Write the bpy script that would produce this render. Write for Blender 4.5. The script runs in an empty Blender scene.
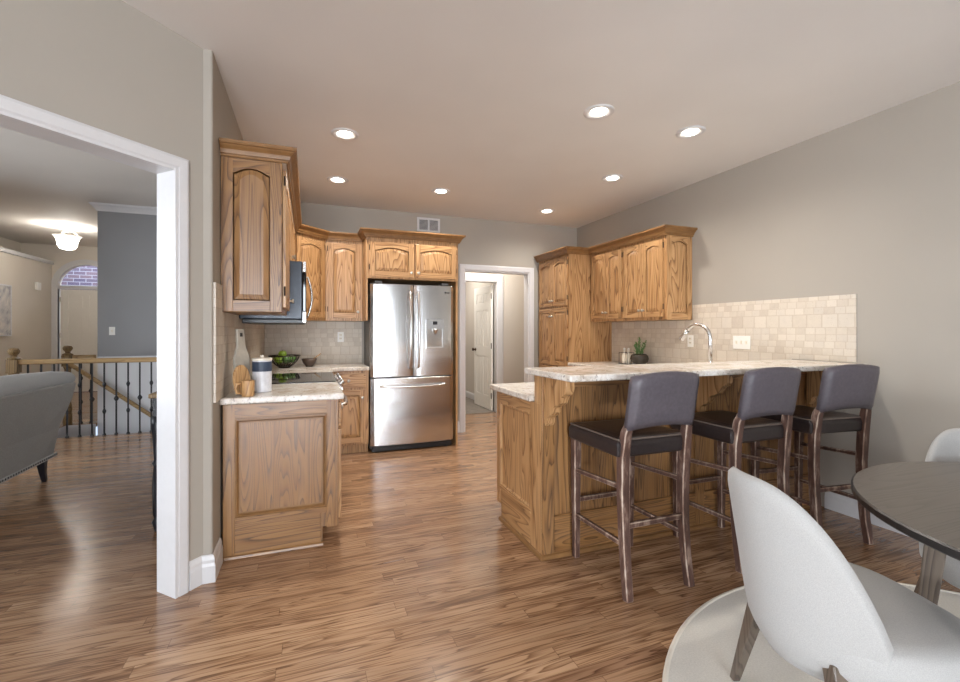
import bpy, bmesh, math, random
from mathutils import Vector, Matrix
random.seed(7)
SC = bpy.context.scene
COL = SC.collection

# ------------------------------------------------------------------ camera
YAW = math.radians(20.1)
cd = bpy.data.cameras.new('camera')
cam = bpy.data.objects.new('camera', cd)
COL.objects.link(cam)
cam.location = (0, 0, 1.29)
cam.rotation_euler = (math.radians(90), 0, -YAW)
cd.sensor_width = 36.0
cd.lens = 36.0 * 443.0 / 960.0
cd.shift_x = 9.0 / 960.0
cd.shift_y = -10.0 / 960.0
cd.clip_start = 0.05
SC.camera = cam

# ------------------------------------------------------------------ colour, world, exposure
def L(r, g, b):
    f = lambda c: (c / 255 / 12.92) if c / 255 <= 0.04045 else ((c / 255 + 0.055) / 1.055) ** 2.4
    return (f(r), f(g), f(b), 1.0)

SC.view_settings.view_transform = 'Standard'
SC.view_settings.look = 'None'
SC.view_settings.gamma = 1.0
SC.view_settings.use_curve_mapping = False
SC.view_settings.exposure = 0.45
w = bpy.data.worlds.new('world')
SC.world = w
w.use_nodes = True
w.node_tree.nodes['Background'].inputs[0].default_value = (0.62, 0.75, 1.0, 1)
w.node_tree.nodes['Background'].inputs[1].default_value = 1.0

def area(name, loc, rot, sx, sy, power, color):
    d = bpy.data.lights.new(name, 'AREA')
    d.shape = 'RECTANGLE'; d.size = sx; d.size_y = sy
    d.energy = power; d.color = color
    o = bpy.data.objects.new(name, d)
    o.location = loc; o.rotation_euler = rot
    COL.objects.link(o)
    return o

R90 = math.pi / 2
# daylight outside the breakfast-nook windows (behind the camera) and the living-room windows, plus added ceiling washes
area('daylight_nook', (-0.7, -5.05, 1.5), (R90, 0, 0), 2.8, 2.4, 340, (0.86, 0.93, 1.0))
area('daylight_living', (-6.1, 3.6, 1.6), (R90, 0, -R90), 4.2, 2.2, 270, (0.86, 0.93, 1.0))
area('ceiling_wash', (-0.7, -5.25, 0.25), (R90 + math.radians(32), 0, 0), 2.8, 0.9, 300, (0.92, 0.95, 1.0))  # added fill, tilted up through the windows to brighten the ceiling
area('daylight_side', (-2.75, -1.9, 1.5), (R90, 0, -R90), 3.0, 2.4, 60, (0.90, 0.95, 1.0))
area('ceiling_wash_side', (-2.95, -1.9, 0.25), (R90 + math.radians(32), 0, -R90), 3.0, 0.9, 200, (0.92, 0.95, 1.0))  # second added upward fill for the ceiling, from the side windows
# unseen fill lights added to brighten the rear hall and mud room (over the ceiling line seen from the kitchen)
area('hall_fill', (2.45, 5.95, 2.68), (0, 0, 0), 0.5, 0.4, 20, (1.0, 0.93, 0.84))
area('mudroom_fill', (2.2, 7.6, 2.6), (0, 0, 0), 0.5, 0.5, 17, (1.0, 0.95, 0.88))
area('porch_daylight', (-4.4, 12.6, 3.6), (math.radians(-35), 0, 0), 2.0, 1.0, 90, (0.8, 0.88, 1.0))

# ------------------------------------------------------------------ node helpers
class NT:
    def __init__(s, name):
        m = bpy.data.materials.new(name); m.use_nodes = True
        s.m = m; s.t = m.node_tree; s.n = s.t.nodes
        s.b = s.n['Principled BSDF']
    def node(s, kind, **kw):
        x = s.n.new(kind)
        for k, v in kw.items(): setattr(x, k, v)
        return x
    def link(s, a, b): s.t.links.new(a, b)
    def val(s, sock, v):
        if isinstance(v, bpy.types.NodeSocket): s.link(v, sock)
        elif v is not None: sock.default_value = v
    def math(s, op, a, b=None, c=None, clamp=False):
        x = s.node('ShaderNodeMath', operation=op, use_clamp=clamp)
        s.val(x.inputs[0], a)
        if b is not None: s.val(x.inputs[1], b)
        if c is not None: s.val(x.inputs[2], c)
        return x.outputs[0]
    def comb(s, x, y, z):
        n = s.node('ShaderNodeCombineXYZ')
        s.val(n.inputs[0], x); s.val(n.inputs[1], y); s.val(n.inputs[2], z)
        return n.outputs[0]
    def obj(s):
        tc = s.node('ShaderNodeTexCoord'); sp = s.node('ShaderNodeSeparateXYZ')
        s.link(tc.outputs['Object'], sp.inputs[0])
        return tc.outputs['Object'], sp.outputs[0], sp.outputs[1], sp.outputs[2]
    def rnd(s):
        return s.node('ShaderNodeObjectInfo').outputs['Random']
    def noise(s, vec, scale, detail=2.0, rough=0.5, dist=0.0):
        x = s.node('ShaderNodeTexNoise')
        if vec is not None: s.link(vec, x.inputs['Vector'])
        x.inputs['Scale'].default_value = scale; x.inputs['Detail'].default_value = detail
        x.inputs['Roughness'].default_value = rough; x.inputs['Distortion'].default_value = dist
        return x.outputs['Fac']
    def ramp(s, fac, stops, interp='LINEAR'):
        x = s.node('ShaderNodeValToRGB'); e = x.color_ramp.elements
        x.color_ramp.interpolation = interp
        while len(e) > 1: e.remove(e[0])
        e[0].position, e[0].color = stops[0][0], stops[0][1]
        for p, c in stops[1:]:
            k = e.new(p); k.color = c
        s.link(fac, x.inputs[0])
        return x.outputs[0]
    def mix(s, fac, a, b, mode='MIX'):
        x = s.node('ShaderNodeMix', data_type='RGBA', blend_type=mode)
        s.val(x.inputs[0], fac); s.val(x.inputs[6], a); s.val(x.inputs[7], b)
        return x.outputs[2]
    def bump(s, h, strength, dist=0.002):
        x = s.node('ShaderNodeBump'); x.inputs['Strength'].default_value = strength
        x.inputs['Distance'].default_value = dist
        s.link(h, x.inputs['Height']); s.link(x.outputs[0], s.b.inputs['Normal'])
    def set(s, **kw):
        for k, v in kw.items():
            s.val(s.b.inputs[k.replace('_', ' ')], v)
        return s.m

def plain(name, col, rough=0.5, metal=0.0, spec=0.5, var=0.03, scale=30.0, **kw):
    t = NT(name)
    v, x, y, z = t.obj()
    n = t.noise(v, scale, 3)
    c2 = tuple(min(1, c * (1 + var * 4)) for c in col[:3]) + (1,)
    c1 = tuple(c * (1 - var * 4) for c in col[:3]) + (1,)
    t.set(Base_Color=t.ramp(n, [(0.25, c1), (0.75, c2)]), Roughness=rough, Metallic=metal)
    t.b.inputs['Specular IOR Level'].default_value = spec
    for k, val in kw.items(): t.b.inputs[k.replace('_', ' ')].default_value = val
    return t.m

def wall_paint(name, col, bump=0.12):
    t = NT(name)
    v, x, y, z = t.obj()
    n = t.noise(v, 1.3, 2)
    c1 = tuple(c * 0.97 for c in col[:3]) + (1,); c2 = tuple(min(1, c * 1.03) for c in col[:3]) + (1,)
    t.set(Base_Color=t.ramp(n, [(0.3, c1), (0.7, c2)]), Roughness=0.75)
    t.b.inputs['Specular IOR Level'].default_value = 0.25
    t.bump(t.noise(v, 160, 3), bump, 0.001)
    return t.m

def oak(name, axis, light, mid, dark, grey=0.0, rough=0.38, k=9.0, across=8.0):
    t = NT(name)
    v, x, y, z = t.obj()
    r = t.math('MULTIPLY', t.rnd(), 37.0)
    a = 0.8
    s = [across, across, across]; s[axis] = a
    P = []
    for i, c in enumerate((x, y, z)):
        P.append(t.math('ADD', t.math('MULTIPLY', c, s[i]), r))
    vec = t.comb(*P)
    n = t.noise(vec, 1.0, 1.2, 0.45, 0.35)
    cath = t.math('FRACT', t.math('MULTIPLY', n, k * 1.7))
    cath = t.math('MULTIPLY', t.math('POWER', cath, 0.7), t.math('SUBTRACT', 1.0, t.math('POWER', cath, 14.0)))
    s2 = [150.0, 150.0, 150.0]; s2[axis] = 5.0
    pores = t.noise(t.comb(*[t.math('ADD', t.math('MULTIPLY', c, s2[i]), r) for i, c in enumerate((x, y, z))]), 1.0, 2, 0.6)
    pores = t.math('MULTIPLY_ADD', pores, 1.3, -0.25, clamp=True)
    g = t.math('MULTIPLY_ADD', cath, 0.72, t.math('MULTIPLY', pores, 0.38), clamp=True)
    col = t.ramp(g, [(0.14, dark), (0.40, mid), (0.68, light), (1.0, light)])
    tone = t.noise(t.comb(*[t.math('ADD', t.math('MULTIPLY', c, 2.0 if i == axis else 9.0), r) for i, c in enumerate((x, y, z))]), 0.6, 1)
    col = t.mix(t.math('MULTIPLY', tone, 0.45), col, mid)
    if grey:
        col = t.mix(t.math('MULTIPLY', t.math('MULTIPLY_ADD', t.noise(vec, 2.2, 3), 2.2, -0.75, clamp=True), grey), col, L(196, 178, 156))
    t.set(Base_Color=col, Roughness=rough)
    t.b.inputs['Specular IOR Level'].default_value = 0.45
    t.b.inputs['Coat Weight'].default_value = 0.15
    t.b.inputs['Coat Roughness'].default_value = 0.25
    t.bump(g, 0.25, 0.0012)
    return t.m

M = {}
OA = (L(196, 155, 109), L(168, 125, 81), L(90, 57, 32))
OB = (L(158, 116, 70), L(130, 91, 53), L(54, 33, 18))
for i, ax in enumerate('xyz'):
    M['oak_' + ax] = oak('honey_oak_grain_' + ax, i, *OA)
    M['oakb_' + ax] = oak('end_panel_oak_' + ax, i, *OB, grey=0.08, across=11.0)
M['oak_crown'] = plain('crown_oak', L(134, 97, 58), 0.4, var=0.05, scale=14)

def floor_mat():
    t = NT('oak_plank_floor')
    v, x, y, z = t.obj()
    PW = 0.066
    yr = t.math('DIVIDE', y, PW)
    row = t.math('FLOOR', yr)
    wn = t.node('ShaderNodeTexWhiteNoise', noise_dimensions='1D'); t.link(row, wn.inputs['W'])
    xo = t.math('ADD', x, t.math('MULTIPLY', wn.outputs['Value'], 9.0))
    xr = t.math('DIVIDE', xo, 1.05)
    seg = t.math('FLOOR', xr)
    w2 = t.node('ShaderNodeTexWhiteNoise', noise_dimensions='2D'); t.link(t.comb(row, seg, 0.0), w2.inputs['Vector'])
    pid = w2.outputs['Value']
    r = t.math('MULTIPLY', pid, 61.0)
    vec = t.comb(t.math('ADD', t.math('MULTIPLY', x, 1.0), r), t.math('ADD', t.math('MULTIPLY', y, 19.0), r), r)
    n = t.noise(vec, 1.0, 2.0, 0.5, 0.5)
    cath = t.math('FRACT', t.math('MULTIPLY', n, 9.5))
    cath = t.math('MULTIPLY', t.math('POWER', cath, 0.6), t.math('SUBTRACT', 1.0, t.math('POWER', cath, 12.0)))
    pores = t.noise(t.comb(t.math('MULTIPLY', x, 7.0), t.math('MULTIPLY', y, 210.0), r), 1.0, 2, 0.6)
    g = t.math('MULTIPLY_ADD', cath, 0.6, t.math('MULTIPLY', pores, 0.5), clamp=True)
    base = t.ramp(pid, [(0.0, L(146, 112, 86)), (0.3, L(168, 133, 103)), (0.55, L(180, 144, 112)), (0.8, L(158, 122, 92)), (1.0, L(192, 157, 125))])
    dk = t.ramp(g, [(0.18, L(96, 70, 54)), (0.44, L(186, 170, 156)), (0.70, L(255, 255, 255))])
    col = t.mix(0.85, base, dk, 'MULTIPLY')
    fy = t.math('FRACT', yr); fx = t.math('FRACT', xr)
    gap = t.math('MAXIMUM', t.math('LESS_THAN', fy, 0.025), t.math('LESS_THAN', fx, 0.0022))
    col = t.mix(t.math('MULTIPLY', gap, 0.6), col, L(70, 44, 26))
    t.set(Base_Color=col, Roughness=t.math('MULTIPLY_ADD', n, 0.14, 0.17))
    t.b.inputs['Specular IOR Level'].default_value = 0.5
    t.b.inputs['Coat Weight'].default_value = 0.35
    t.b.inputs['Coat Roughness'].default_value = 0.13
    t.bump(t.math('SUBTRACT', g, t.math('MULTIPLY', gap, 1.5)), 0.12, 0.001)
    return t.m
M['floor'] = floor_mat()

def tile(name, axis):
    t = NT(name)
    v, x, y, z = t.obj()
    h = x if axis == 'x' else y
    # mixed courses: 50 mm and 100 mm rows with broken joints
    rowh = 0.10
    zr = t.math('DIVIDE', t.math('SUBTRACT', z, 0.914), rowh); row = t.math('FLOOR', zr)
    wn = t.node('ShaderNodeTexWhiteNoise', noise_dimensions='1D'); t.link(row, wn.inputs['W'])
    half = t.math('GREATER_THAN', wn.outputs['Value'], 0.45)
    zsub = t.math('FLOOR', t.math('MULTIPLY', t.math('FRACT', zr), 2.0))
    sub = t.math('MULTIPLY', half, zsub)
    rid = t.math('ADD', t.math('MULTIPLY', row, 2.0), sub)
    w1 = t.node('ShaderNodeTexWhiteNoise', noise_dimensions='1D'); t.link(t.math('ADD', rid, 3.3), w1.inputs['W'])
    wid = t.math('MULTIPLY_ADD', half, -0.035, 0.105)
    hr = t.math('DIVIDE', t.math('ADD', h, w1.outputs['Value']), wid); colm = t.math('FLOOR', hr)
    w2 = t.node('ShaderNodeTexWhiteNoise', noise_dimensions='2D'); t.link(t.comb(rid, colm, 0.0), w2.inputs['Vector'])
    fz = t.math('FRACT', t.math('MULTIPLY', zr, t.math('ADD', half, 1.0)))
    fh = t.math('FRACT', hr)
    wob = t.math('MULTIPLY_ADD', t.noise(v, 60, 2), 0.05, -0.0)
    ez = t.math('MINIMUM', fz, t.math('SUBTRACT', 1.0, fz)); eh = t.math('MINIMUM', fh, t.math('SUBTRACT', 1.0, fh))
    grout = t.math('LESS_THAN', t.math('MINIMUM', ez, eh), t.math('ADD', wob, 0.015))
    base = t.ramp(w2.outputs['Value'], [(0.0, L(188, 176, 162)), (0.35, L(200, 190, 176)), (0.7, L(210, 201, 188)), (1.0, L(194, 185, 174))])
    cloud = t.noise(v, 26, 4, 0.6)
    col = t.mix(t.math('MULTIPLY', cloud, 0.5), base, L(226, 214, 196))
    pit = t.math('GREATER_THAN', t.noise(v, 120, 2), 0.68)
    col = t.mix(t.math('MULTIPLY', pit, 0.3), col, L(150, 130, 106))
    col = t.mix(t.math('MULTIPLY', grout, 0.55), col, L(184, 168, 148))
    t.set(Base_Color=col, Roughness=0.5)
    t.bump(t.math('SUBTRACT', t.math('MULTIPLY', cloud, 0.3), grout), 0.35, 0.002)
    return t.m
M['tile_x'] = tile('tumbled_stone_x', 'x'); M['tile_y'] = tile('tumbled_stone_y', 'y')

def granite():
    t = NT('cream_granite')
    v, x, y, z = t.obj()
    a = t.noise(v, 9, 5, 0.65, 0.8)
    b = t.noise(v, 55, 3, 0.6)
    c = t.noise(v, 22, 4, 0.7, 1.2)
    col = t.ramp(a, [(0.3, L(176, 160, 142)), (0.45, L(212, 203, 192)), (0.6, L(230, 226, 220)), (0.75, L(196, 184, 170))])
    col = t.mix(t.math('MULTIPLY', t.math('GREATER_THAN', c, 0.64), 0.55), col, L(120, 98, 80))
    col = t.mix(t.math('MULTIPLY', t.math('GREATER_THAN', b, 0.63), 0.55), col, L(96, 86, 80))
    col = t.mix(t.math('MULTIPLY', t.math('LESS_THAN', b, 0.36), 0.5), col, L(244, 240, 232))
    t.set(Base_Color=col, Roughness=0.16)
    return t.m
M['granite'] = granite()

M['wall'] = wall_paint('greige_wall', L(169, 162, 152))
M['ceiling'] = wall_paint('ceiling_paint', L(224, 221, 218), 0.3)
M['wall_dark'] = wall_paint('grey_accent_wall', L(150, 150, 151))
M['wall_entry'] = wall_paint('beige_entry_wall', L(216, 208, 197))
M['wall_white'] = wall_paint('white_stair_wall', L(226, 226, 228))
M['wall_hall'] = wall_paint('hall_wall', L(204, 196, 186))
M['living_ceiling'] = wall_paint('living_ceiling_paint', L(214, 208, 200), 0.3)
M['trim'] = plain('white_trim', L(212, 211, 212), 0.35, var=0.005)
M['door_white'] = plain('white_door_paint', L(238, 235, 228), 0.4, var=0.005)
M['entry_white'] = plain('cream_door_paint', L(232, 227, 218), 0.4, var=0.005)
M['darktile'] = plain('dark_slate_tile', L(120, 112, 104), 0.5, var=0.06, scale=12)

def steel(name, base=0.62, rough=0.24, axis=0, aniso=0.0):
    t = NT(name)
    v, x, y, z = t.obj()
    k = [220.0, 220.0, 220.0]; k[axis] = 2.0
    n = t.noise(t.comb(*[t.math('MULTIPLY', c, k[i]) for i, c in enumerate((x, y, z))]), 1.0, 2)
    t.set(Base_Color=t.ramp(n, [(0.2, (base * .96, base * .95, base * .94, 1)), (0.8, (base * 1.04, base * 1.03, base * 1.02, 1))]), Metallic=1.0, Roughness=rough)
    if aniso:
        tg = t.node('ShaderNodeTangent', direction_type='RADIAL', axis='Z')
        t.link(tg.outputs[0], t.b.inputs['Tangent'])
        t.b.inputs['Anisotropic'].default_value = aniso
    return t.m
M['steel'] = steel('brushed_steel', 0.62, 0.2, 0, 0.75)
M['chrome'] = steel('satin_nickel', 0.68, 0.22, 2)
M['fridge_side'] = plain('fridge_side_grey', L(96, 94, 92), 0.45)
M['black'] = plain('black_plastic', L(22, 22, 24), 0.35)
M['blackglass'] = plain('black_glass', L(14, 15, 18), 0.05, spec=0.7)
M['micro_body'] = plain('slate_microwave_case', L(34, 42, 54), 0.3, metal=0.2)
M['iron'] = plain('black_wrought_iron', L(26, 25, 30), 0.4)
M['brass_wood'] = oak('railing_oak', 0, L(178, 148, 104), L(156, 126, 84), L(100, 76, 46))
M['newel_oak'] = oak('newel_oak', 2, L(150, 124, 84), L(126, 100, 64), L(72, 54, 34))
M['lens'] = NT('downlight_lens').m
bs = M['lens'].node_tree.nodes['Principled BSDF']
bs.inputs['Emission Color'].default_value = (1, 0.93, 0.83, 1); bs.inputs['Emission Strength'].default_value = 14
def bell():
    t = NT('lit_frosted_glass')
    t.b.inputs['Emission Color'].default_value = (1, 0.95, 0.88, 1); t.b.inputs['Emission Strength'].default_value = 1.6
    tr = t.node('ShaderNodeBsdfTransparent'); mx = t.node('ShaderNodeMixShader')
    mx.inputs[0].default_value = 0.5
    t.link(tr.outputs[0], mx.inputs[1]); t.link(t.b.outputs[0], mx.inputs[2]); t.link(mx.outputs[0], t.n['Material Output'].inputs['Surface'])
    return t.m
M['bell_glass'] = bell()
M['nickel'] = plain('brushed_nickel_knob', L(196, 190, 180), 0.28, metal=0.9)
M['hinge'] = plain('antique_hinge', L(70, 56, 44), 0.4, metal=0.7)
M['leather'] = plain('charcoal_leather', L(84, 78, 84), 0.42, var=0.04, scale=60)
M['leather_dark'] = plain('dark_brown_leather', L(44, 36, 36), 0.32, var=0.05, scale=60)
M['piping'] = plain('leather_piping', L(104, 92, 84), 0.4)
M['table_dark'] = oak('espresso_wood', 0, L(98, 91, 84), L(92, 85, 78), L(80, 74, 68), rough=0.3)
M['table_edge'] = plain('espresso_edge', L(44, 41, 40), 0.35, var=0.05, scale=18)
M['leg_greywood'] = oak('grey_brown_leg', 2, L(112, 100, 88), L(92, 80, 70), L(60, 52, 46))
M['plant'] = plain('green_leaf', L(112, 150, 92), 0.5, var=0.08, scale=40)
M['pot'] = plain('glazed_dark_pot', L(58, 52, 44), 0.2, var=0.15, scale=18)
M['apple'] = plain('green_apple', L(150, 182, 62), 0.3, var=0.06)
M['apple_dark'] = plain('deep_green_pear', L(84, 122, 60), 0.3, var=0.06)
M['bowl'] = plain('dark_bronze_wire', L(52, 44, 36), 0.35, metal=0.5)
M['bowl_brown'] = plain('brown_bowl', L(78, 62, 52), 0.35)
M['cream'] = plain('cream_ceramic', L(236, 228, 212), 0.3, var=0.01)
M['canister'] = plain('white_canister', L(212, 212, 216), 0.35, var=0.03)
M['slate'] = plain('dark_blue_label', L(52, 64, 84), 0.5)
M['board_wood'] = oak('olive_wood', 2, L(206, 168, 120), L(182, 138, 90), L(110, 74, 44))
M['board_stone'] = plain('grey_marble', L(176, 170, 158), 0.35, var=0.06, scale=14)
M['wax'] = plain('white_plastic', L(240, 238, 232), 0.35, var=0.005)
M['slot'] = plain('dark_slot', L(58, 54, 50), 0.5)
M['black_paint'] = plain('navy_black_paint', L(26, 28, 36), 0.35)

def fabric(name, c1, c2, scale=420.0, rough=0.9):
    t = NT(name)
    v, x, y, z = t.obj()
    n = t.noise(v, scale, 2, 0.6); m = t.noise(v, 8, 2)
    col = t.mix(t.math('MULTIPLY_ADD', n, 1.6, -0.3, clamp=True), c1, c2)
    col = t.mix(t.math('MULTIPLY', m, 0.2), col, c1)
    t.set(Base_Color=col, Roughness=rough)
    t.b.inputs['Specular IOR Level'].default_value = 0.2
    t.b.inputs['Sheen Weight'].default_value = 0.15
    t.bump(n, 0.3, 0.001)
    return t.m
M['linen'] = fabric('pale_linen', L(158, 157, 155), L(186, 184, 181))
M['rug'] = fabric('heathered_rug', L(198, 194, 186), L(224, 220, 212), 160.0)
M['rug_edge'] = fabric('rug_binding', L(216, 208, 194), L(232, 226, 214))
M['tweed'] = fabric('grey_tweed', L(128, 126, 123), L(182, 178, 172), 260.0)
M['tweed_light'] = fabric('pale_grey_tweed', L(168, 168, 168), L(200, 200, 200), 260.0)

def stoolwood(name, c1, c2, c3, lo):
    t = NT(name)
    v, x, y, z = t.obj()
    r = t.math('MULTIPLY', t.rnd(), 20.0)
    vec = t.comb(t.math('MULTIPLY', x, 26.0), t.math('MULTIPLY', y, 26.0), t.math('ADD', t.math('MULTIPLY', z, 7.0), r))
    n = t.noise(vec, 1.0, 4, 0.65)
    t.set(Base_Color=t.ramp(n, [(0.3, c1), (lo, c2), (lo + 0.16, c3)]), Roughness=0.5)
    t.bump(n, 0.3, 0.001)
    return t.m
M['stool_wood'] = stoolwood('distressed_dark_wood', L(62, 40, 34), L(92, 66, 56), L(158, 134, 120), 0.54)
M['stool_edge'] = stoolwood('worn_wood_edge', L(84, 56, 46), L(140, 112, 96), L(190, 172, 156), 0.46)

def brick():
    t = NT('porch_brick')
    v, x, y, z = t.obj()
    b = t.node('ShaderNodeTexBrick')
    t.link(t.comb(x, z, 0.0), b.inputs['Vector'])
    b.inputs['Scale'].default_value = 1.0
    b.inputs['Brick Width'].default_value = 0.24; b.inputs['Row Height'].default_value = 0.085
    b.inputs['Mortar Size'].default_value = 0.008
    b.inputs['Color1'].default_value = L(120, 100, 110); b.inputs['Color2'].default_value = L(92, 84, 108)
    b.inputs['Mortar'].default_value = L(170, 170, 180)
    t.set(Base_Color=b.outputs['Color'], Roughness=0.85)
    return t.m
M['brick'] = brick()

def art():
    t = NT('abstract_canvas')
    v, x, y, z = t.obj()
    n = t.noise(v, 2.6, 4, 0.6, 1.5)
    t.set(Base_Color=t.ramp(n, [(0.3, L(112, 112, 128)), (0.45, L(184, 182, 184)), (0.6, L(214, 208, 202)), (0.75, L(196, 176, 160))]), Roughness=0.8)
    return t.m
M['art'] = art()

def glass():
    t = NT('clear_pane')
    tr = t.node('ShaderNodeBsdfTransparent'); gl = t.node('ShaderNodeBsdfGlossy')
    gl.inputs['Roughness'].default_value = 0.02
    fr = t.node('ShaderNodeFresnel'); fr.inputs[0].default_value = 1.45
    mx = t.node('ShaderNodeMixShader')
    t.link(fr.outputs[0], mx.inputs[0]); t.link(tr.outputs[0], mx.inputs[1]); t.link(gl.outputs[0], mx.inputs[2])
    t.link(mx.outputs[0], t.n['Material Output'].inputs['Surface'])
    return t.m
M['glass'] = glass()

# ------------------------------------------------------------------ mesh builder
ORG = {}
class MB:
    def __init__(s): s.b = bmesh.new()
    def quad(s, pts, mi=0):
        f = s.b.faces.new([s.b.verts.new(p) for p in pts]); f.material_index = mi; return f
    def box(s, x0, y0, z0, x1, y1, z1, mi=0):
        x0, x1 = sorted((x0, x1)); y0, y1 = sorted((y0, y1)); z0, z1 = sorted((z0, z1))
        s.hexa([(x0, y0, z0), (x1, y0, z0), (x1, y1, z0), (x0, y1, z0), (x0, y0, z1), (x1, y0, z1), (x1, y1, z1), (x0, y1, z1)], mi)
        return s
    def hexa(s, p, mi=0):
        v = [s.b.verts.new(q) for q in p]
        for f in ((0, 3, 2, 1), (4, 5, 6, 7), (0, 1, 5, 4), (1, 2, 6, 5), (2, 3, 7, 6), (3, 0, 4, 7)):
            s.b.faces.new([v[i] for i in f]).material_index = mi
        return s
    def prism(s, pts, off, mi=0):
        a = [s.b.verts.new(p) for p in pts]; b = [s.b.verts.new(Vector(p) + Vector(off)) for p in pts]
        n = len(a)
        s.b.faces.new(a).material_index = mi; s.b.faces.new(b[::-1]).material_index = mi
        for i in range(n):
            s.b.faces.new([a[i], b[i], b[(i + 1) % n], a[(i + 1) % n]]).material_index = mi
        return s
    def loft(s, rings, cap0=True, cap1=True, closed=True, mi=0):
        V = [[s.b.verts.new(p) for p in r] for r in rings]
        n = len(V[0])
        for a, b in zip(V, V[1:]):
            for i in range(n if closed else n - 1):
                j = (i + 1) % n
                s.b.faces.new([a[i], a[j], b[j], b[i]]).material_index = mi
        if cap0: s.b.faces.new(V[0][::-1]).material_index = mi
        if cap1: s.b.faces.new(V[-1]).material_index = mi
        return s
    def tube(s, pts, r, seg=10, mi=0, square=False):
        pts = [Vector(p) for p in pts]; n = len(pts)
        rs = r if isinstance(r, (list, tuple)) else [r] * n
        rings = []; prev = None
        for i, p in enumerate(pts):
            d = (pts[min(i + 1, n - 1)] - pts[max(i - 1, 0)]).normalized()
            if prev is None:
                up = Vector((0, 0, 1)) if abs(d.z) < 0.9 else Vector((0, 1, 0))
                a = d.cross(up).normalized()
            else:
                a = (prev - d * prev.dot(d)).normalized()
            prev = a; b = d.cross(a)
            m = 4 if square else seg
            ph = math.pi / 4 if square else 0
            k = math.sqrt(2) if square else 1
            rings.append([p + (a * math.cos(ph + 2 * math.pi * j / m) + b * math.sin(ph + 2 * math.pi * j / m)) * rs[i] * k for j in range(m)])
        return s.loft(rings, mi=mi)
    def lathe(s, c, prof, seg=24, mi=0, axis='z', cap0=True, cap1=True):
        rings = []
        for r, h in prof:
            r = max(r, 0.0004); ring = []
            for j in range(seg):
                a = 2 * math.pi * j / seg; u, v = r * math.cos(a), r * math.sin(a)
                q = {'z': (u, v, h), 'x': (h, u, v), 'y': (v, h, u)}[axis]
                ring.append(Vector(c) + Vector(q))
            rings.append(ring)
        return s.loft(rings, cap0, cap1, mi=mi)
    def sweep(s, path, prof, fm, closed=False, mi=0):
        """prof points (out, c): out is offset to the right of the path, c the third axis; fm maps (a,b,c) to 3-D"""
        n = len(path); P = [Vector((p[0], p[1])) for p in path]; rings = []
        for i in range(n):
            if closed: d0 = (P[i] - P[i - 1]).normalized(); d1 = (P[(i + 1) % n] - P[i]).normalized()
            else:
                d1 = (P[i + 1] - P[i]).normalized() if i < n - 1 else None
                d0 = (P[i] - P[i - 1]).normalized() if i > 0 else d1
                if d1 is None: d1 = d0
            n0 = Vector((d0.y, -d0.x)); n1 = Vector((d1.y, -d1.x))
            m = (n0 + n1).normalized(); m = m / max(0.2, m.dot(n0))
            rings.append([fm(P[i].x + m.x * o, P[i].y + m.y * o, c) for o, c in prof])
        if closed: rings.append(rings[0]); return s.loft(rings, False, False, mi=mi)
        return s.loft(rings, mi=mi)
    def build(s, name, mats, parent=None, org=None, smooth=False, bevel=0.0, bmat=None, seg=2, subsurf=0, solid=0.0):
        bm = s.b
        if org is None: org = ORG.get(parent.name, Vector((0, 0, 0))) if parent else Vector((0, 0, 0))
        org = Vector(org)
        bmesh.ops.remove_doubles(bm, verts=bm.verts, dist=1e-5)
        bmesh.ops.recalc_face_normals(bm, faces=bm.faces)
        bmesh.ops.translate(bm, verts=bm.verts, vec=-org)
        me = bpy.data.meshes.new(name); bm.to_mesh(me); bm.free()
        if smooth:
            for p in me.polygons: p.use_smooth = True
        for m in (mats if isinstance(mats, (list, tuple)) else [mats]): me.materials.append(M[m] if isinstance(m, str) else m)
        o = bpy.data.objects.new(name, me); COL.objects.link(o)
        if parent: o.parent = parent
        else: o.location = org
        ORG[o.name] = org
        if solid:
            md = o.modifiers.new('solid', 'SOLIDIFY'); md.thickness = solid; md.offset = -1
        if bevel:
            md = o.modifiers.new('bevel', 'BEVEL'); md.width = bevel; md.segments = seg; md.limit_method = 'ANGLE'; md.angle_limit = math.radians(40)
            if bmat is not None: md.material = bmat
        if subsurf:
            md = o.modifiers.new('sub', 'SUBSURF'); md.levels = subsurf; md.render_levels = subsurf
        return o

def tag(o, label=None, cat=None, group=None, kind=None):
    if label: o['label'] = label
    if cat: o['category'] = cat
    if group: o['group'] = group
    if kind: o['kind'] = kind
    return o
def thing(name, label, cat, loc=(0, 0, 0), rz=0.0, group=None, local=False):
    o = bpy.data.objects.new(name, None); COL.objects.link(o)
    o.empty_display_size = 0.1
    o.location = loc; o.rotation_euler = (0, 0, rz)
    ORG[o.name] = Vector((0, 0, 0)) if local else Vector(loc)
    return tag(o, label, cat, group)
def struct(o): o['kind'] = 'structure'; return o
def copy_tree(o, parent=None):
    c = o.copy(); COL.objects.link(c)
    if parent: c.parent = parent
    for ch in list(o.children): copy_tree(ch, c)
    return c
ID = lambda a, b, c: (a, b, c)

# ------------------------------------------------------------------ dimensions
XL, XR, YB, ZC = -0.468, 3.55, 5.35, 2.74
DW = 3.12                     # the 45-degree wall is the line y - x = DW
ZL = 3.08                     # living-room ceiling
def dg(s, d=0.0, z=0.0):      # along the diagonal wall (s), behind it (d)
    x = (s * math.sqrt(2) - DW) / 2; y = (s * math.sqrt(2) + DW) / 2
    return (x - d / math.sqrt(2), y + d / math.sqrt(2), z)
SO, S1, SE = 1.347, -0.25, -1.0    # opening edges and end of the diagonal wall
SCN = 1.487                         # corner at kitchen side

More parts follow.
